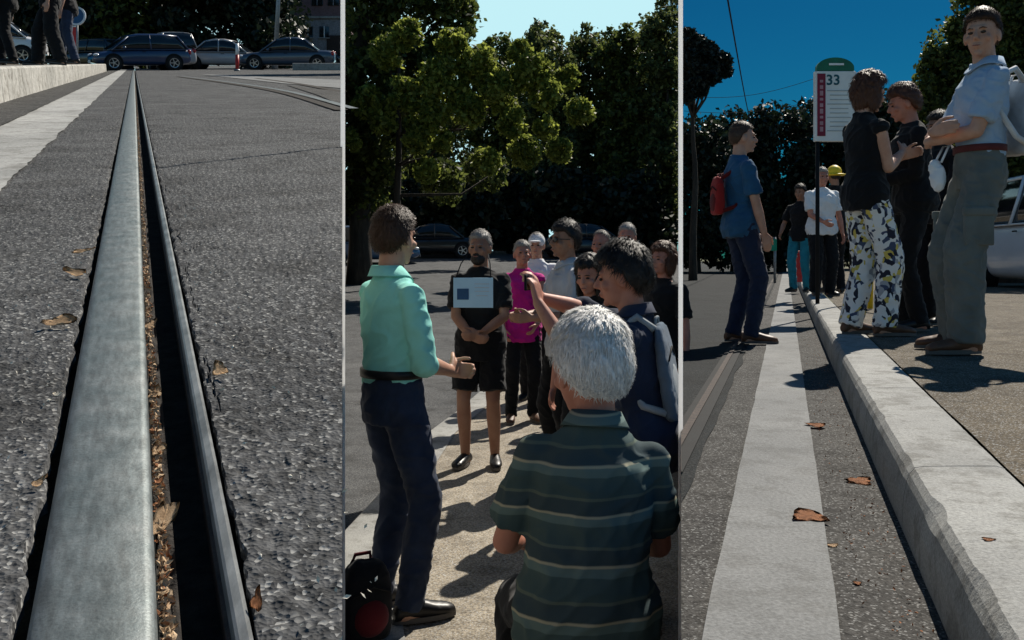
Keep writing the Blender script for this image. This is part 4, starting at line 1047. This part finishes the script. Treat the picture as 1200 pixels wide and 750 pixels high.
# ================================================================== litter leaves
LEAFM = [mat('dry leaf pale', (.62, .45, .28), (.42, .27, .15), 60, .8, .5, 120, .002), mat('dry leaf brown', (.45, .19, .08), (.25, .10, .04), 60, .8, .5, 120, .002), mat('pale chip', (.8, .74, .62), None, 60, .8)]
def leafshape(sz, asp=.6, n=16, curl=.3, seed=0):
    rg = random.Random(seed); bm = bmesh.new(); ctr = bm.verts.new((0, 0, sz * .04)); V = []
    mid = []
    for i in range(n):
        a = 2 * math.pi * i / n; r = sz * .5 * (1 + .22 * math.cos(3 * a + seed) + rg.uniform(-.16, .16))
        x, y = r * math.cos(a), r * asp * math.sin(a)
        V.append(bm.verts.new((x, y, sz * .02 + curl * sz * (abs(x) / sz) ** 1.5 * rg.uniform(.2, 1) + rg.uniform(0, .05) * sz)))
        mid.append(bm.verts.new((x * .5, y * .5, sz * .03 + rg.uniform(0, .04) * sz)))
    for i in range(n):
        j = (i + 1) % n; bm.faces.new((ctr, mid[i], mid[j])); bm.faces.new((mid[i], V[i], V[j], mid[j]))
    g = bmesh.ops.solidify(bm, geom=bm.faces[:], thickness=sz * .015)
    return bm
def leaf1(px, py, sz, ang, mi, lab, z=.004, asp=.6, seed=1):
    x, y = g1(px, py); o = obj('fallen_leaf', leafshape(sz, asp, seed=seed), LEAFM[mi], None, True)
    o.location = w1(x, y, z + sz * .1); o.rotation_euler = (Matrix.Rotation(AL + R(24), 3, 'X') @ Matrix.Rotation(R(ang), 3, 'Z')).to_euler(); tag(o, lab, 'leaf', 'fallen leaves in the left street')
leaf1(73, 384, .034, 10, 0, 'pale dry leaf left of the rail, the larger of the two beside its upper half', seed=2, asp=.6)
leaf1(90, 326, .036, -20, 0, 'small pale dry leaf left of the rail, highest of those beside it', seed=3, asp=.45)
leaf1(98, 300, .034, 20, 0, 'thin dry leaf lying against the left side of the rail near the top', seed=13, asp=.3)
leaf1(258, 441, .021, -60, 0, 'tan dry leaf alone on the asphalt right of the rail', seed=4, asp=.7)
leaf1(68, 468, .009, 10, 2, 'tiny white chip on the asphalt left of the rail', seed=5, asp=.8)
leaf1(47, 573, .012, 60, 0, 'small tan leaf at the left edge of the rail, lower down', seed=6)
leaf1(302, 715, .016, 100, 1, 'reddish leaf shred just right of the guard lip at the bottom', seed=7, asp=.4)
for i, (r_, s_, sz, a, mi, lab, asp) in enumerate(((.50, -.0045, .008, 30, 0, 'lowest pale leaf scrap in the rail groove', .7), (.56, -.0045, .010, 80, 1, 'reddish leaf scrap in the groove above the lowest one', .5), (.63, -.0045, .045, 82, 0, 'long pale torn leaf lying in the rail groove', .3), (.76, -.0045, .022, 100, 0, 'short pale leaf in the groove above the long torn one', .5), (.70, -.0055, .012, 60, 1, 'dark red leaf scrap in the groove between two pale ones', .4), (.9, -.0045, .024, 85, 0, 'pale leaf in the groove midway up the rail', .5), (1.15, -.0045, .03, 85, 0, 'narrow pale leaf in the upper half of the groove', .4), (1.5, -.004, .018, 95, 0, 'highest pale leaf in the rail groove', .4))):
    o = obj('fallen_leaf', leafshape(sz, asp, seed=20 + i), LEAFM[mi], None, True); o.location = w1(*xy(s_, r_), -.004); o.rotation_euler = (Matrix.Rotation(AL + R(8), 3, 'X') @ Matrix.Rotation(R(a + 10), 3, 'Z')).to_euler(); tag(o, lab, 'leaf', 'fallen leaves in the left street')
for i, (px, py, sz, a, mi, lab, asp) in enumerate(((948, 607, .085, 10, 1, 'curled brown leaf on the right edge of the pale band', 1.0), (1008, 565, .07, -15, 1, 'brown leaf in the gutter right of the pale band', 1.0), (957, 499, .07, 0, 1, 'brown leaf farthest up the gutter', .9), (976, 640, .03, 20, 0, 'tiny pale leaf in the gutter near the curled brown one', .7), (1158, 633, .022, 0, 1, 'dark spot of a leaf on top of the kerb', .8), (1005, 684, .02, 40, 1, 'small dark leaf low in the gutter', .8))):
    q = g3(px, py, Z3P if px > 1100 else (Z3 + .009 if px < 960 else Z3)); o = obj('fallen_leaf', leafshape(sz, asp, seed=40 + i, curl=.12), LEAFM[mi], None, True); o.location = q + Vector((0, 0, .001)); o.rotation_euler = (R(7), 0, R(a)); tag(o, lab, 'leaf', 'fallen leaves in the right gutter')
# fine litter
def litter(name, pts, size, m, lab):
    rng = np.random.default_rng(5); V = []; Fq = []
    for p_ in pts:
        s_ = size * rng.uniform(.4, 1.3); a = rng.normal(size=3); a /= np.linalg.norm(a); b = np.cross(a, rng.normal(size=3)); b /= np.linalg.norm(b); c_ = np.cross(a, b)
        p_ = np.array(p_); i0 = len(V); V += [p_ - a * s_, p_ + b * s_ * .5, p_ + a * s_, p_ - b * s_ * .5, p_ + c_ * s_ * .3]; Fq += [(i0, i0 + 1, i0 + 4, i0 + 4), (i0 + 1, i0 + 2, i0 + 4, i0 + 4), (i0 + 2, i0 + 3, i0 + 4, i0 + 4), (i0 + 3, i0, i0 + 4, i0 + 4)]
    me = bpy.data.meshes.new(name); me.from_pydata([tuple(v) for v in V], [], [f[:3] for f in Fq]); me.update()
    o = link(name, me, m); tag(o, lab, 'litter', None, 'stuff'); return o
litter('leaf_litter', [w1(*xy(rj(sRR + .002, sDL - .001), .38 * 40 ** random.random()), -.006 + rj(0, .004)) for _ in range(1500)], .0032, LEAFM[0], 'pale crumbs of dry leaf lying along the rail groove')
litter('leaf_litter', [w1(*xy(rj(sRR + .001, sDL), .38 * 40 ** random.random()), -.007 + rj(0, .004)) for _ in range(800)], .0028, LEAFM[1], 'brown crumbs of dry leaf lying along the rail groove')
litter('grit', [w1(*xy(random.choice((rj(-.16, -.09), rj(.045, .12))), .4 * 15 ** random.random()), .002) for _ in range(260)], .0022, LEAFM[2], 'pale grit scattered on the asphalt beside the rail')
pts = []
for _ in range(500):
    y = 1.6 * 8 ** random.random(); x = xs(B3b + .02 + (K3 - B3b - .04) * random.random() ** .7)(y); pts.append((x, y, Z3 + .006))
litter('grit', pts, .004, LEAFM[1], 'brown grit and crumbs lying in the gutter along the kerb')
# ================================================================== people of the square
BLK = cloth('charcoal cloth', (.009, .0095, .011)); NAV = cloth('navy cloth', (.018, .028, .06)); DEN = cloth('dark denim', (.03, .045, .085), .6)
MINT = cloth('mint cotton', (.30, .74, .64), .92, .4); MAG = cloth('magenta cotton', (.58, .015, .25)); LGR = cloth('light grey cotton', (.5, .52, .55)); WHT = cloth('white cotton', (.74, .75, .76), .9)
BRN = mat('brown leather', (.12, .06, .035), (.07, .035, .02), 12, .5); BLKL = mat('black leather', (.012, .012, .013), None, 12, .4)
SKYB = cloth('pale blue cotton', (.34, .46, .60), .88); CARGO = cloth('grey green cargo cloth', (.15, .16, .145), .75); TURQ = cloth('turquoise cloth', (.02, .22, .30)); PTEAL = cloth('steel blue cotton', (.025, .10, .20)); CRM = cloth('pale green cotton', (.4, .46, .36))
def stripes():
    m, nt, b = newmat('striped polo cotton'); t = nd(nt, 'ShaderNodeTexCoord'); s = nd(nt, 'ShaderNodeSeparateXYZ'); nt.links.new(t.outputs['Object'], s.inputs[0])
    nzz = noise_n(nt, t.outputs['Object'], 4, 2)
    y2 = nd(nt, 'ShaderNodeMath', operation='MULTIPLY_ADD'); nt.links.new(nzz, y2.inputs[0]); y2.inputs[1].default_value = .03; nt.links.new(s.outputs[2], y2.inputs[2])
    d = nd(nt, 'ShaderNodeMath', operation='DIVIDE'); nt.links.new(y2.outputs[0], d.inputs[0]); d.inputs[1].default_value = .125
    f = nd(nt, 'ShaderNodeMath', operation='FRACT'); nt.links.new(d.outputs[0], f.inputs[0])
    c = ramp(nt, f.outputs[0], [(0, (.05, .08, .08)), (.27, (.06, .092, .088)), (.29, (.11, .16, .15)), (.44, (.11, .16, .15)), (.46, (.34, .32, .23)), (.49, (.34, .32, .23)), (.52, (.04, .062, .07)), (.80, (.045, .066, .07)), (.82, (.10, .125, .10)), (.86, (.10, .125, .10)), (.88, (.05, .08, .08))])
    nt.links.new(c, b.inputs['Base Color']); b.inputs['Roughness'].default_value = .85; b.inputs['Specular IOR Level'].default_value = .15
    bump(nt, b, noise_n(nt, t.outputs['Object'], 300, 3), .25, .002); return m
def flowers():
    m, nt, b = newmat('patterned trouser cloth'); v = coords(nt, (1, 1, .8))
    vo = nd(nt, 'ShaderNodeTexVoronoi'); vo.inputs['Scale'].default_value = 38; 
    n = nd(nt, 'ShaderNodeTexNoise'); n.inputs['Scale'].default_value = 9; nt.links.new(v, n.inputs['Vector'])
    va = nd(nt, 'ShaderNodeVectorMath', operation='MULTIPLY_ADD'); nt.links.new(n.outputs['Color'], va.inputs[0]); va.inputs[1].default_value = (.12, .12, .12); nt.links.new(v, va.inputs[2]); nt.links.new(va.outputs[0], vo.inputs['Vector'])
    sep = nd(nt, 'ShaderNodeSeparateColor'); nt.links.new(vo.outputs['Color'], sep.inputs[0])
    r = nd(nt, 'ShaderNodeValToRGB'); r.color_ramp.interpolation = 'CONSTANT'; e = r.color_ramp.elements
    cols = [(0, (.74, .73, .70)), (.40, (.012, .014, .03)), (.58, (.74, .73, .70)), (.74, (.62, .48, .10)), (.84, (.35, .36, .38)), (.92, (.05, .07, .13))]
    while len(e) < len(cols): e.new(.5)
    for q, (p, c) in zip(e, cols): q.position = p; q.color = rgba(c)
    nt.links.new(sep.outputs[0], r.inputs[0]); nt.links.new(r.outputs[0], b.inputs['Base Color']); b.inputs['Roughness'].default_value = .85
    return m
STR = stripes(); FLO = flowers()
def backpack(label, pos, yaw, m, sc=(1, 1, 1), tilt=0, m2=None, name='backpack', straps=None):
    t = empty(name, pos, yaw); tag(t, label, 'backpack')
    bm = bmesh.new(); w, d, h = .27 * sc[0], .14 * sc[1], .40 * sc[2]
    rs = []
    for z, k, dd in ((0, .78, .7), (.02, .92, .95), (.10, 1.0, 1.1), (.22, 1.0, 1.05), (.32, .94, .9), (.38, .72, .65), (.40, .4, .35)):
        rs.append([Vector((w / 2 * k * math.copysign(abs(math.cos(a)) ** .5, math.cos(a)), d / 2 * dd * math.copysign(abs(math.sin(a)) ** .6, math.sin(a)), z * sc[2])) for a in [2 * math.pi * i / 24 for i in range(24)]])
    rings(bm, rs); b = link('pack', bake(bm, .008, 3, .004, 12), m, t, True)
    bm = bmesh.new(); ell(bm, (0, -d * .42, .13 * sc[2]), (w * .38, d * .28, .10 * sc[2])); obj('pocket', bm, m2 or m, t, True)
    bm = bmesh.new(); tube(bm, [(-.04, d * .3, h * .93), (-.03, d * .2, h * 1.06), (.03, d * .2, h * 1.06), (.04, d * .3, h * .93)], .008, 8); obj('loop', bm, m2 or M['black'], t, True)
    bm = bmesh.new(); tube(bm, [(-w * .4, -d * .5, h * .62), (0, -d * .60, h * .74), (w * .4, -d * .5, h * .62)], .004, 6); obj('zip', bm, M['black'], t, True)
    if straps:
        for k in (-1, 1):
            bm = bmesh.new(); pts = [(k * w * .28, d * .3, h * .95), (k * w * .34, d * .3 + straps * .35, h * 1.10), (k * w * .36, d * .3 + straps * .95, h * .98), (k * w * .42, d * .3 + straps * 1.0, h * .55), (k * w * .5, d * .3 + straps * .5, h * .2), (k * w * .42, d * .3, h * .1)]
            tube(bm, pts, .016, 8); obj('strap', bm, m2 or M['black'], t, True)
    t.rotation_euler = (R(tilt), 0, yaw); return t
zp = .094
GS = 'group listening on the square'
pA = person('man in a mint green shirt with rolled sleeves, seen from behind', at(460, 3.85, zp), R(-52), H=1.67, hy=20, top=MINT, sleeve='rolled', bottom=DEN, shoe=BLKL, hair=HB, style='short',
       rh=(.07, .25, 1.04), lh=(-.0, .28, 1.03), rel=(.7, -1, -.6), lel=(-.7, -1, -.6), rn=(-1, 0, 0), ln=(1, 0, 0), rf=(-.5, 1, .1), lf=(.6, .8, 0), rcurl=38, lcurl=38, collar=MINT, vox=.006, tuck=True, loose=.018, hairvol=1.5, build=.97, group=GS)
bm = bmesh.new(); n = 40
rings(bm, [[pA['P'] + Vector((.162 * math.cos(a), -.002 + .129 * math.sin(a), z)) * pA['s'] for a in [2 * math.pi * i / n for i in range(n)]] for z in (.098, .132)]); obj('belt', bm, BLKL, pA['root'], True)
pB = person('person in dark top and shorts holding a pale blue sheet on the chest, hands clasped', at(563, 6.65, zp), R(172), H=1.66, hy=-8, top=BLK, sleeve='short', bottom=BLK, blen='shorts', shoe=BLKL, hair=HG, style='short', skin=SKT,
       rh=(.02, .24, .97), lh=(-.04, .25, .99), rel=(1, -.5, -.3), lel=(-1, -.5, -.3), rf=(-.8, .6, -.1), lf=(.8, .6, -.1), rcurl=40, lcurl=40, loose=.02, build=1.0, group=GS, beard=HK, hem=.04, bwide=1.15)
pC = person('woman in a bright magenta top and dark trousers behind the sheet holder', at(612, 8.45, zp), R(188), H=1.62, top=MAG, sleeve='none', bottom=BLK, shoe=BRN, hair=HG, style='short', skin=SKR, hp=-6, loose=.015, hem=.06, group=GS, build=.98, rh=(.2, .12, .9), lh=(-.1, .24, .95), lel=(-1, -.3, 0))
pD = person('dark haired man in sunglasses and light grey shirt looking left', at(664, 6.3, zp), R(112), H=1.71, top=LGR, sleeve='short', bottom=BLK, shoe=BLKL, hair=HK, style='full', skin=SKT, glasses=True, collar=LGR, group=GS, rh=(.1, .3, 1.1), lh=(-.1, .3, 1.1), hy=8)
pE = person('person in a white cap and white shirt standing behind the magenta top', at(629, 9.7, zp), R(170), H=1.72, top=WHT, sleeve='short', bottom=BLK, shoe=BLKL, hair=HG, group=GS, rh=(.15, .3, 1.15), lh=(-.12, .3, 1.15))
bm = bmesh.new(); ell(bm, (0, -.01, .05), (.088, .105, .085), pE['head']); ell(bm, (0, .10, .045), (.06, .07, .012), pE['head']); obj('cap', bm, WHT, pE['root'], True)
pF = person('ruddy faced man in a pale shirt at the back of the crowd', at(705, 8.4, zp), R(150), H=1.71, top=LGR, sleeve='short', bottom=BLK, shoe=BLKL, hair=HG, style='bald', skin=SKR, group=GS)
pG2 = person('short woman with long dark hair behind the raised forearms', at(693, 5.3, zp), R(150), H=1.48, top=BLK, sleeve='short', bottom=BLK, shoe=BLKL, hair=HK, style='long', skin=SKR, hp=12, group=GS)
pF3 = person('brown haired woman in black at the right end of the crowd', at(778, 6.7, zp), R(130), H=1.57, top=BLK, sleeve='short', bottom=BLK, shoe=BLKL, hair=HR, style='bob', skin=SKR, group=GS)
pF4 = person('tall grey haired man in pale green at the back of the crowd', at(735, 9.2, zp), R(165), H=1.80, top=CRM, sleeve='short', bottom=BLK, shoe=BLKL, hair=HG, skin=SKR, group=GS)
pG = person('man in a dark jacket raising both arms to take a picture with a phone', at(757, 3.75, zp), R(74), H=1.69, lean=7, drop=.17, hp=4, hy=4, top=NAV, sleeve='rolled', bottom=DEN, shoe=BLKL, hair=HK, style='full', skin=SKR,
       rh=(.05, .46, 1.345), lh=(-.035, .45, 1.325), rel=(.8, 0, -.05), lel=(0, -.1, -1), rf=(-.25, .25, 1), lf=(.25, .25, 1), rn=(-.3, .9, 0), ln=(.3, .9, 0), rcurl=34, lcurl=34, collar=NAV, vox=.006, loose=.016, hairvol=1.5, group=GS)
pH = person('white haired man in a striped polo shirt crouching with his back to us', at(688, 2.5, zp), R(6), H=1.72, lean=10, roll=4, hs=1.2, drop=.425, strands=9000, hy=20, hp=4, top=STR, sleeve='short', bottom=BLK, shoe=BRN, hair=HW, style='full', skin=SKR,
       rh=(.14, .38, .62), lh=(-.14, .38, .62), rel=(.5, -.6, -.6), lel=(-.5, -.6, -.6), build=.93, belly=.05, collar=STR, vox=.006, loose=.026, hem=.04, hairvol=1.0, rfoot=(.17, .14), lfoot=(-.17, .16), group=GS)
def loc_w(info, v): return info['root'].matrix_world @ Vector(v)
bpy.context.view_layer.update()
# phone in both hands
def world_of(info, v): return Matrix.Translation(info['root'].location) @ Matrix.Rotation(info['root'].rotation_euler.z, 4, 'Z') @ Vector(v)
pw = (world_of(pG, pG['wR']) + world_of(pG, pG['wL'])) / 2 + Vector((-.045, .01, .075))
t = empty('phone', pw, R(74)); tag(t, 'small black phone held up in both raised hands', 'phone')
bm = bmesh.new(); box(bm, (0, 0, 0), (.125, .009, .066), bev=.004); obj('case', bm, M['black'], t); bm = bmesh.new(); box(bm, (0, -.0055, 0), (.115, .002, .058)); obj('screen', bm, M['glass'], t)
# sheet on the chest
t = empty('sheet', at(554.5, 6.65 - .24, None, py=343), R(-4)); tag(t, 'pale blue printed sheet with a dark blue square, worn on the chest', 'sheet')
SH = mat('pale blue print', (.50, .74, .88), (.42, .66, .82), 6, .5)
bm = bmesh.new(); box(bm, (0, 0, 0), (.272, .006, .205), bev=.002); pn = obj('paper', bm, SH, t)
bm = bmesh.new(); box(bm, (-.07, -.0045, -.01), (.08, .003, .075)); obj('picture', bm, M['blue'], pn)
bm = bmesh.new()
for z in (.06, .035, .01, -.02): box(bm, (.06, -.004, z), (.10 - .02 * (z < 0), .002, .006))
obj('printed_line', bm, mat('pale print', (.6, .7, .78), None, 5, .6), pn)
bm = bmesh.new(); tube(bm, [(-.12, .0, .10), (-.09, .06, .20), (-.05, .12, .26)], .004, 6); obj('cord', bm, M['black'], t, True); bm = bmesh.new(); tube(bm, [(.12, .0, .10), (.11, .06, .20), (.09, .12, .26)], .004, 6); obj('cord', bm, M['black'], t, True)
# packs and bags
GRB = cloth('grey blue pack cloth', (.10, .14, .19))
q = world_of(pG, pG['T'](0, -.125, .10)); backpack('flat grey blue backpack on the back of the man taking a picture', q, R(74), GRB, (1, .38, .95), tilt=-9, m2=cloth('pale strap web', (.33, .36, .38)), straps=.16)
REDC = cloth('red bag cloth', (.10, .008, .012))
backpack('black bag with red trim standing at the feet of the man in mint', at(428, 3.62, zp), R(30), BLK, (.72, 1, .75), m2=REDC)
# ================================================================== people of the right terrace
GP = 'people waiting at the tram stop'
pI = person('man in a blue polo with a red backpack standing in the street', at(868, 7.1, Z3 + .01), R(-84), H=1.67, hy=-5, top=PTEAL, sleeve='short', bottom=NAV, shoe=BRN, hair=HB, style='short', skin=SK, rh=(.20, .12, .84), lh=(-.20, .16, .88), rel=(1, -1, 0), lel=(-.5, -1, 0), rfoot=(.10, .05), lfoot=(-.09, -.03), group=GP, hairvol=.7)
q = world_of(pI, pI['T'](0, -.19, .08)); backpack('red backpack worn by the man in the blue polo', q, R(-84), cloth('bright red pack', (.30, .02, .018)), (.7, .5, .72), m2=cloth('dark pack trim', (.12, .01, .01)), straps=.17)
pJ = person('woman in a black top and white trousers patterned yellow and navy', at(1014, 6.1, Z3P), R(-78), H=1.70, hp=10, hy=6, top=BLK, sleeve='none', bottom=FLO, bwide=1.25, shoe=BRN, hair=HR, style='bob', skin=SK, rh=(.02, .26, 1.22), lh=(-.02, .30, 1.20), rel=(.6, -.8, -1), lel=(-.6, -.8, -1), rcurl=40, lcurl=40, rfoot=(.10, .08), lfoot=(-.09, -.05), loose=.014, build=.96, group=GP, hairvol=1.3)
pK = person('auburn haired person in black facing the woman in patterned trousers', at(1071, 6.5, Z3P), R(84), H=1.70, hp=14, top=BLK, sleeve='long', bottom=BLK, shoe=BLKL, hair=HR, style='full', skin=SKR, rh=(.02, .24, 1.1), lh=(-.02, .25, 1.05), lean=3, loose=.02, group=GP, build=1.0, hairvol=1.4)
pK2 = person('person in black behind the crossed arms, beside the auburn haired person', at(1102, 7.1, Z3P), R(100), H=1.60, top=BLK, sleeve='short', bottom=BLK, shoe=BLKL, hair=HK, style='full', skin=SKT, loose=.03, group=GP, build=1.1)
pL = person('man in a white shirt and dark trousers farther down the platform', at(963, 12.3, Z3P), R(186), H=1.68, top=WHT, sleeve='short', bottom=BLK, shoe=BLKL, hair=HG, style='short', skin=SKR, loose=.03, group=GP, build=1.08, bwide=1.2, rh=(.1, .28, 1.0), lh=(-.28, .05, .82))
pY = person('person in a bright yellow sun hat just behind the man in white', at(978, 13.3, Z3P), R(10), H=1.80, top=BLK, sleeve='short', bottom=BLK, shoe=BLKL, hair=HK, skin=SKT, group=GP)
bm = bmesh.new(); ell(bm, (0, -.01, .045), (.095, .112, .100), pY['head']); ell(bm, (0, 0, .012), (.160, .170, .022), pY['head']); obj('sun_hat', bm, M['yellow'], pY['root'], True)
pP = person('person in turquoise trousers half hidden behind the man in white', at(938, 13.6, Z3P), R(140), H=1.56, top=BLK, sleeve='short', bottom=TURQ, shoe=BLKL, hair=HK, style='full', skin=SKT, group=GP, rh=(.25, .2, .95))
pR = person('tall man in a pale blue shirt and grey cargo trousers, arms crossed, looking at us', at(1148, 5.0, Z3P), R(88), H=1.82, lean=-2, hy=50, hp=4, top=SKYB, sleeve='short', bottom=CARGO, bwide=1.4, shoe=BRN, hair=HB, style='short', skin=SK,
       rh=(-.03, .25, 1.12), lh=(.05, .24, 1.08), rel=(.7, -.2, -1), lel=(-.7, -.2, -1), rf=(-1, -.3, .1), lf=(1, -.3, .1), rn=(0, -1, 0), ln=(0, -1, 0), rcurl=18, lcurl=18, collar=SKYB, vox=.006, loose=.014, hem=.0, build=.93, rfoot=(.12, .06), lfoot=(-.12, .12), toe=(20, -5), group=GP, tuck=True)
# belt, cargo pockets
bm = bmesh.new(); n = 40; s_ = pR['s']
rings(bm, [[pR['P'] + Vector(((.152) * math.cos(a), (.120) * math.sin(a), z)) * s_ for a in [2 * math.pi * i / n for i in range(n)]] for z in (.086, .120)]); obj('belt', bm, cloth('dark red belt', (.12, .03, .03)), pR['root'], True)
for k, sd_ in ((0, 1), (1, -1)):
    kn = pR['kn'][k]; hp_ = pR['P'] + Vector((sd_ * .088 * s_, 0, 0)); c = hp_.lerp(kn, .72); bm = bmesh.new(); box(bm, c + Vector((sd_ * .088, 0, 0)), (.03, .15, .18), bev=.01); pk = obj('cargo_pocket', bm, CARGO, pR['root'], True)
    bm = bmesh.new(); box(bm, c + Vector((sd_ * .094, 0, .085)), (.034, .16, .045), bev=.01); obj('flap', bm, CARGO, pk, True)
q = world_of(pR, pR['P'] + Vector((.0, .21, -.03)) * s_); t = empty('pouch', q, R(98)); tag(t, 'white cloth pouch hanging at the hip of the tall man', 'pouch')
bm = bmesh.new(); ell(bm, (0, 0, -.01), (.050, .035, .075)); ell(bm, (.012, .01, .045), (.036, .03, .045)); link('pouch_body', bake(bm, .007, 2, .008, 14), WHT, t, True)
bm = bmesh.new(); tube(bm, [(-.03, 0, .07), (-.02, -.05, .16), (.03, -.05, .16), (.03, 0, .07)], .006, 6); obj('cord', bm, WHT, t, True)
q = world_of(pR, pR['T'](0, -.20, .08)); backpack('pale backpack on the back of the tall man with crossed arms', q, R(98), LGR, (.95, .7, 1.0), m2=cloth('white strap web', (.6, .62, .64)), straps=.17)
q = world_of(pK, pK['T'](.19, .02, -.08)); t = empty('scarf', q, R(84)); tag(t, 'pink and turquoise scarf hanging between the couple and the man with crossed arms', 'scarf')
bm = bmesh.new()
rings(bm, [[Vector((x * .5, y * .5 + .02 * math.sin(z * 18), z)) for x, y in ((.02, -.10 - w), (.03, 0), (.02, .10 + w), (-.02, .10 + w), (-.03, 0), (-.02, -.10 - w))] for z, w in ((.20, -.08), (.12, -.04), (.02, -.01), (-.06, -.02))])
link('cloth', bake(bm, .007, 1, .006, 20), cloth('pink cloth', (.6, .12, .25)), t, True)
bm = bmesh.new(); rings(bm, [[Vector((x * .45, y * .45 + .015 * math.sin(z * 18), z)) for x, y in ((.02, -.12), (.03, 0), (.02, .12), (-.02, .12), (-.03, 0), (-.02, -.12))] for z in (-.05, -.16, -.24)]); link('fringe', bake(bm, .007, 1, .006, 20), TURQ, t, True)
# ================================================================== dark legs on the left platform
GL = 'people standing on the left platform'
for px, d, rz, lab, bt in ((8, 14.0, 95, 'person in black at the far left on the raised platform, cut by the picture edge', BLK), (58, 13.5, 120, 'person in wide black trousers on the raised platform beside the round sign', BLK), (80, 15.5, 100, 'person in dark denim right behind the wide black trousers on the platform', DEN)):
    q = hill(px, d); q.z += KZ * 1.0
    person(lab, q, R(rz), H=1.74, top=BLK, bottom=bt, shoe=BLKL, bwide=1.5 if px == 58 else 1.1, vox=.012, group=GL, rfoot=(.12, .14), lfoot=(-.12, -.14))
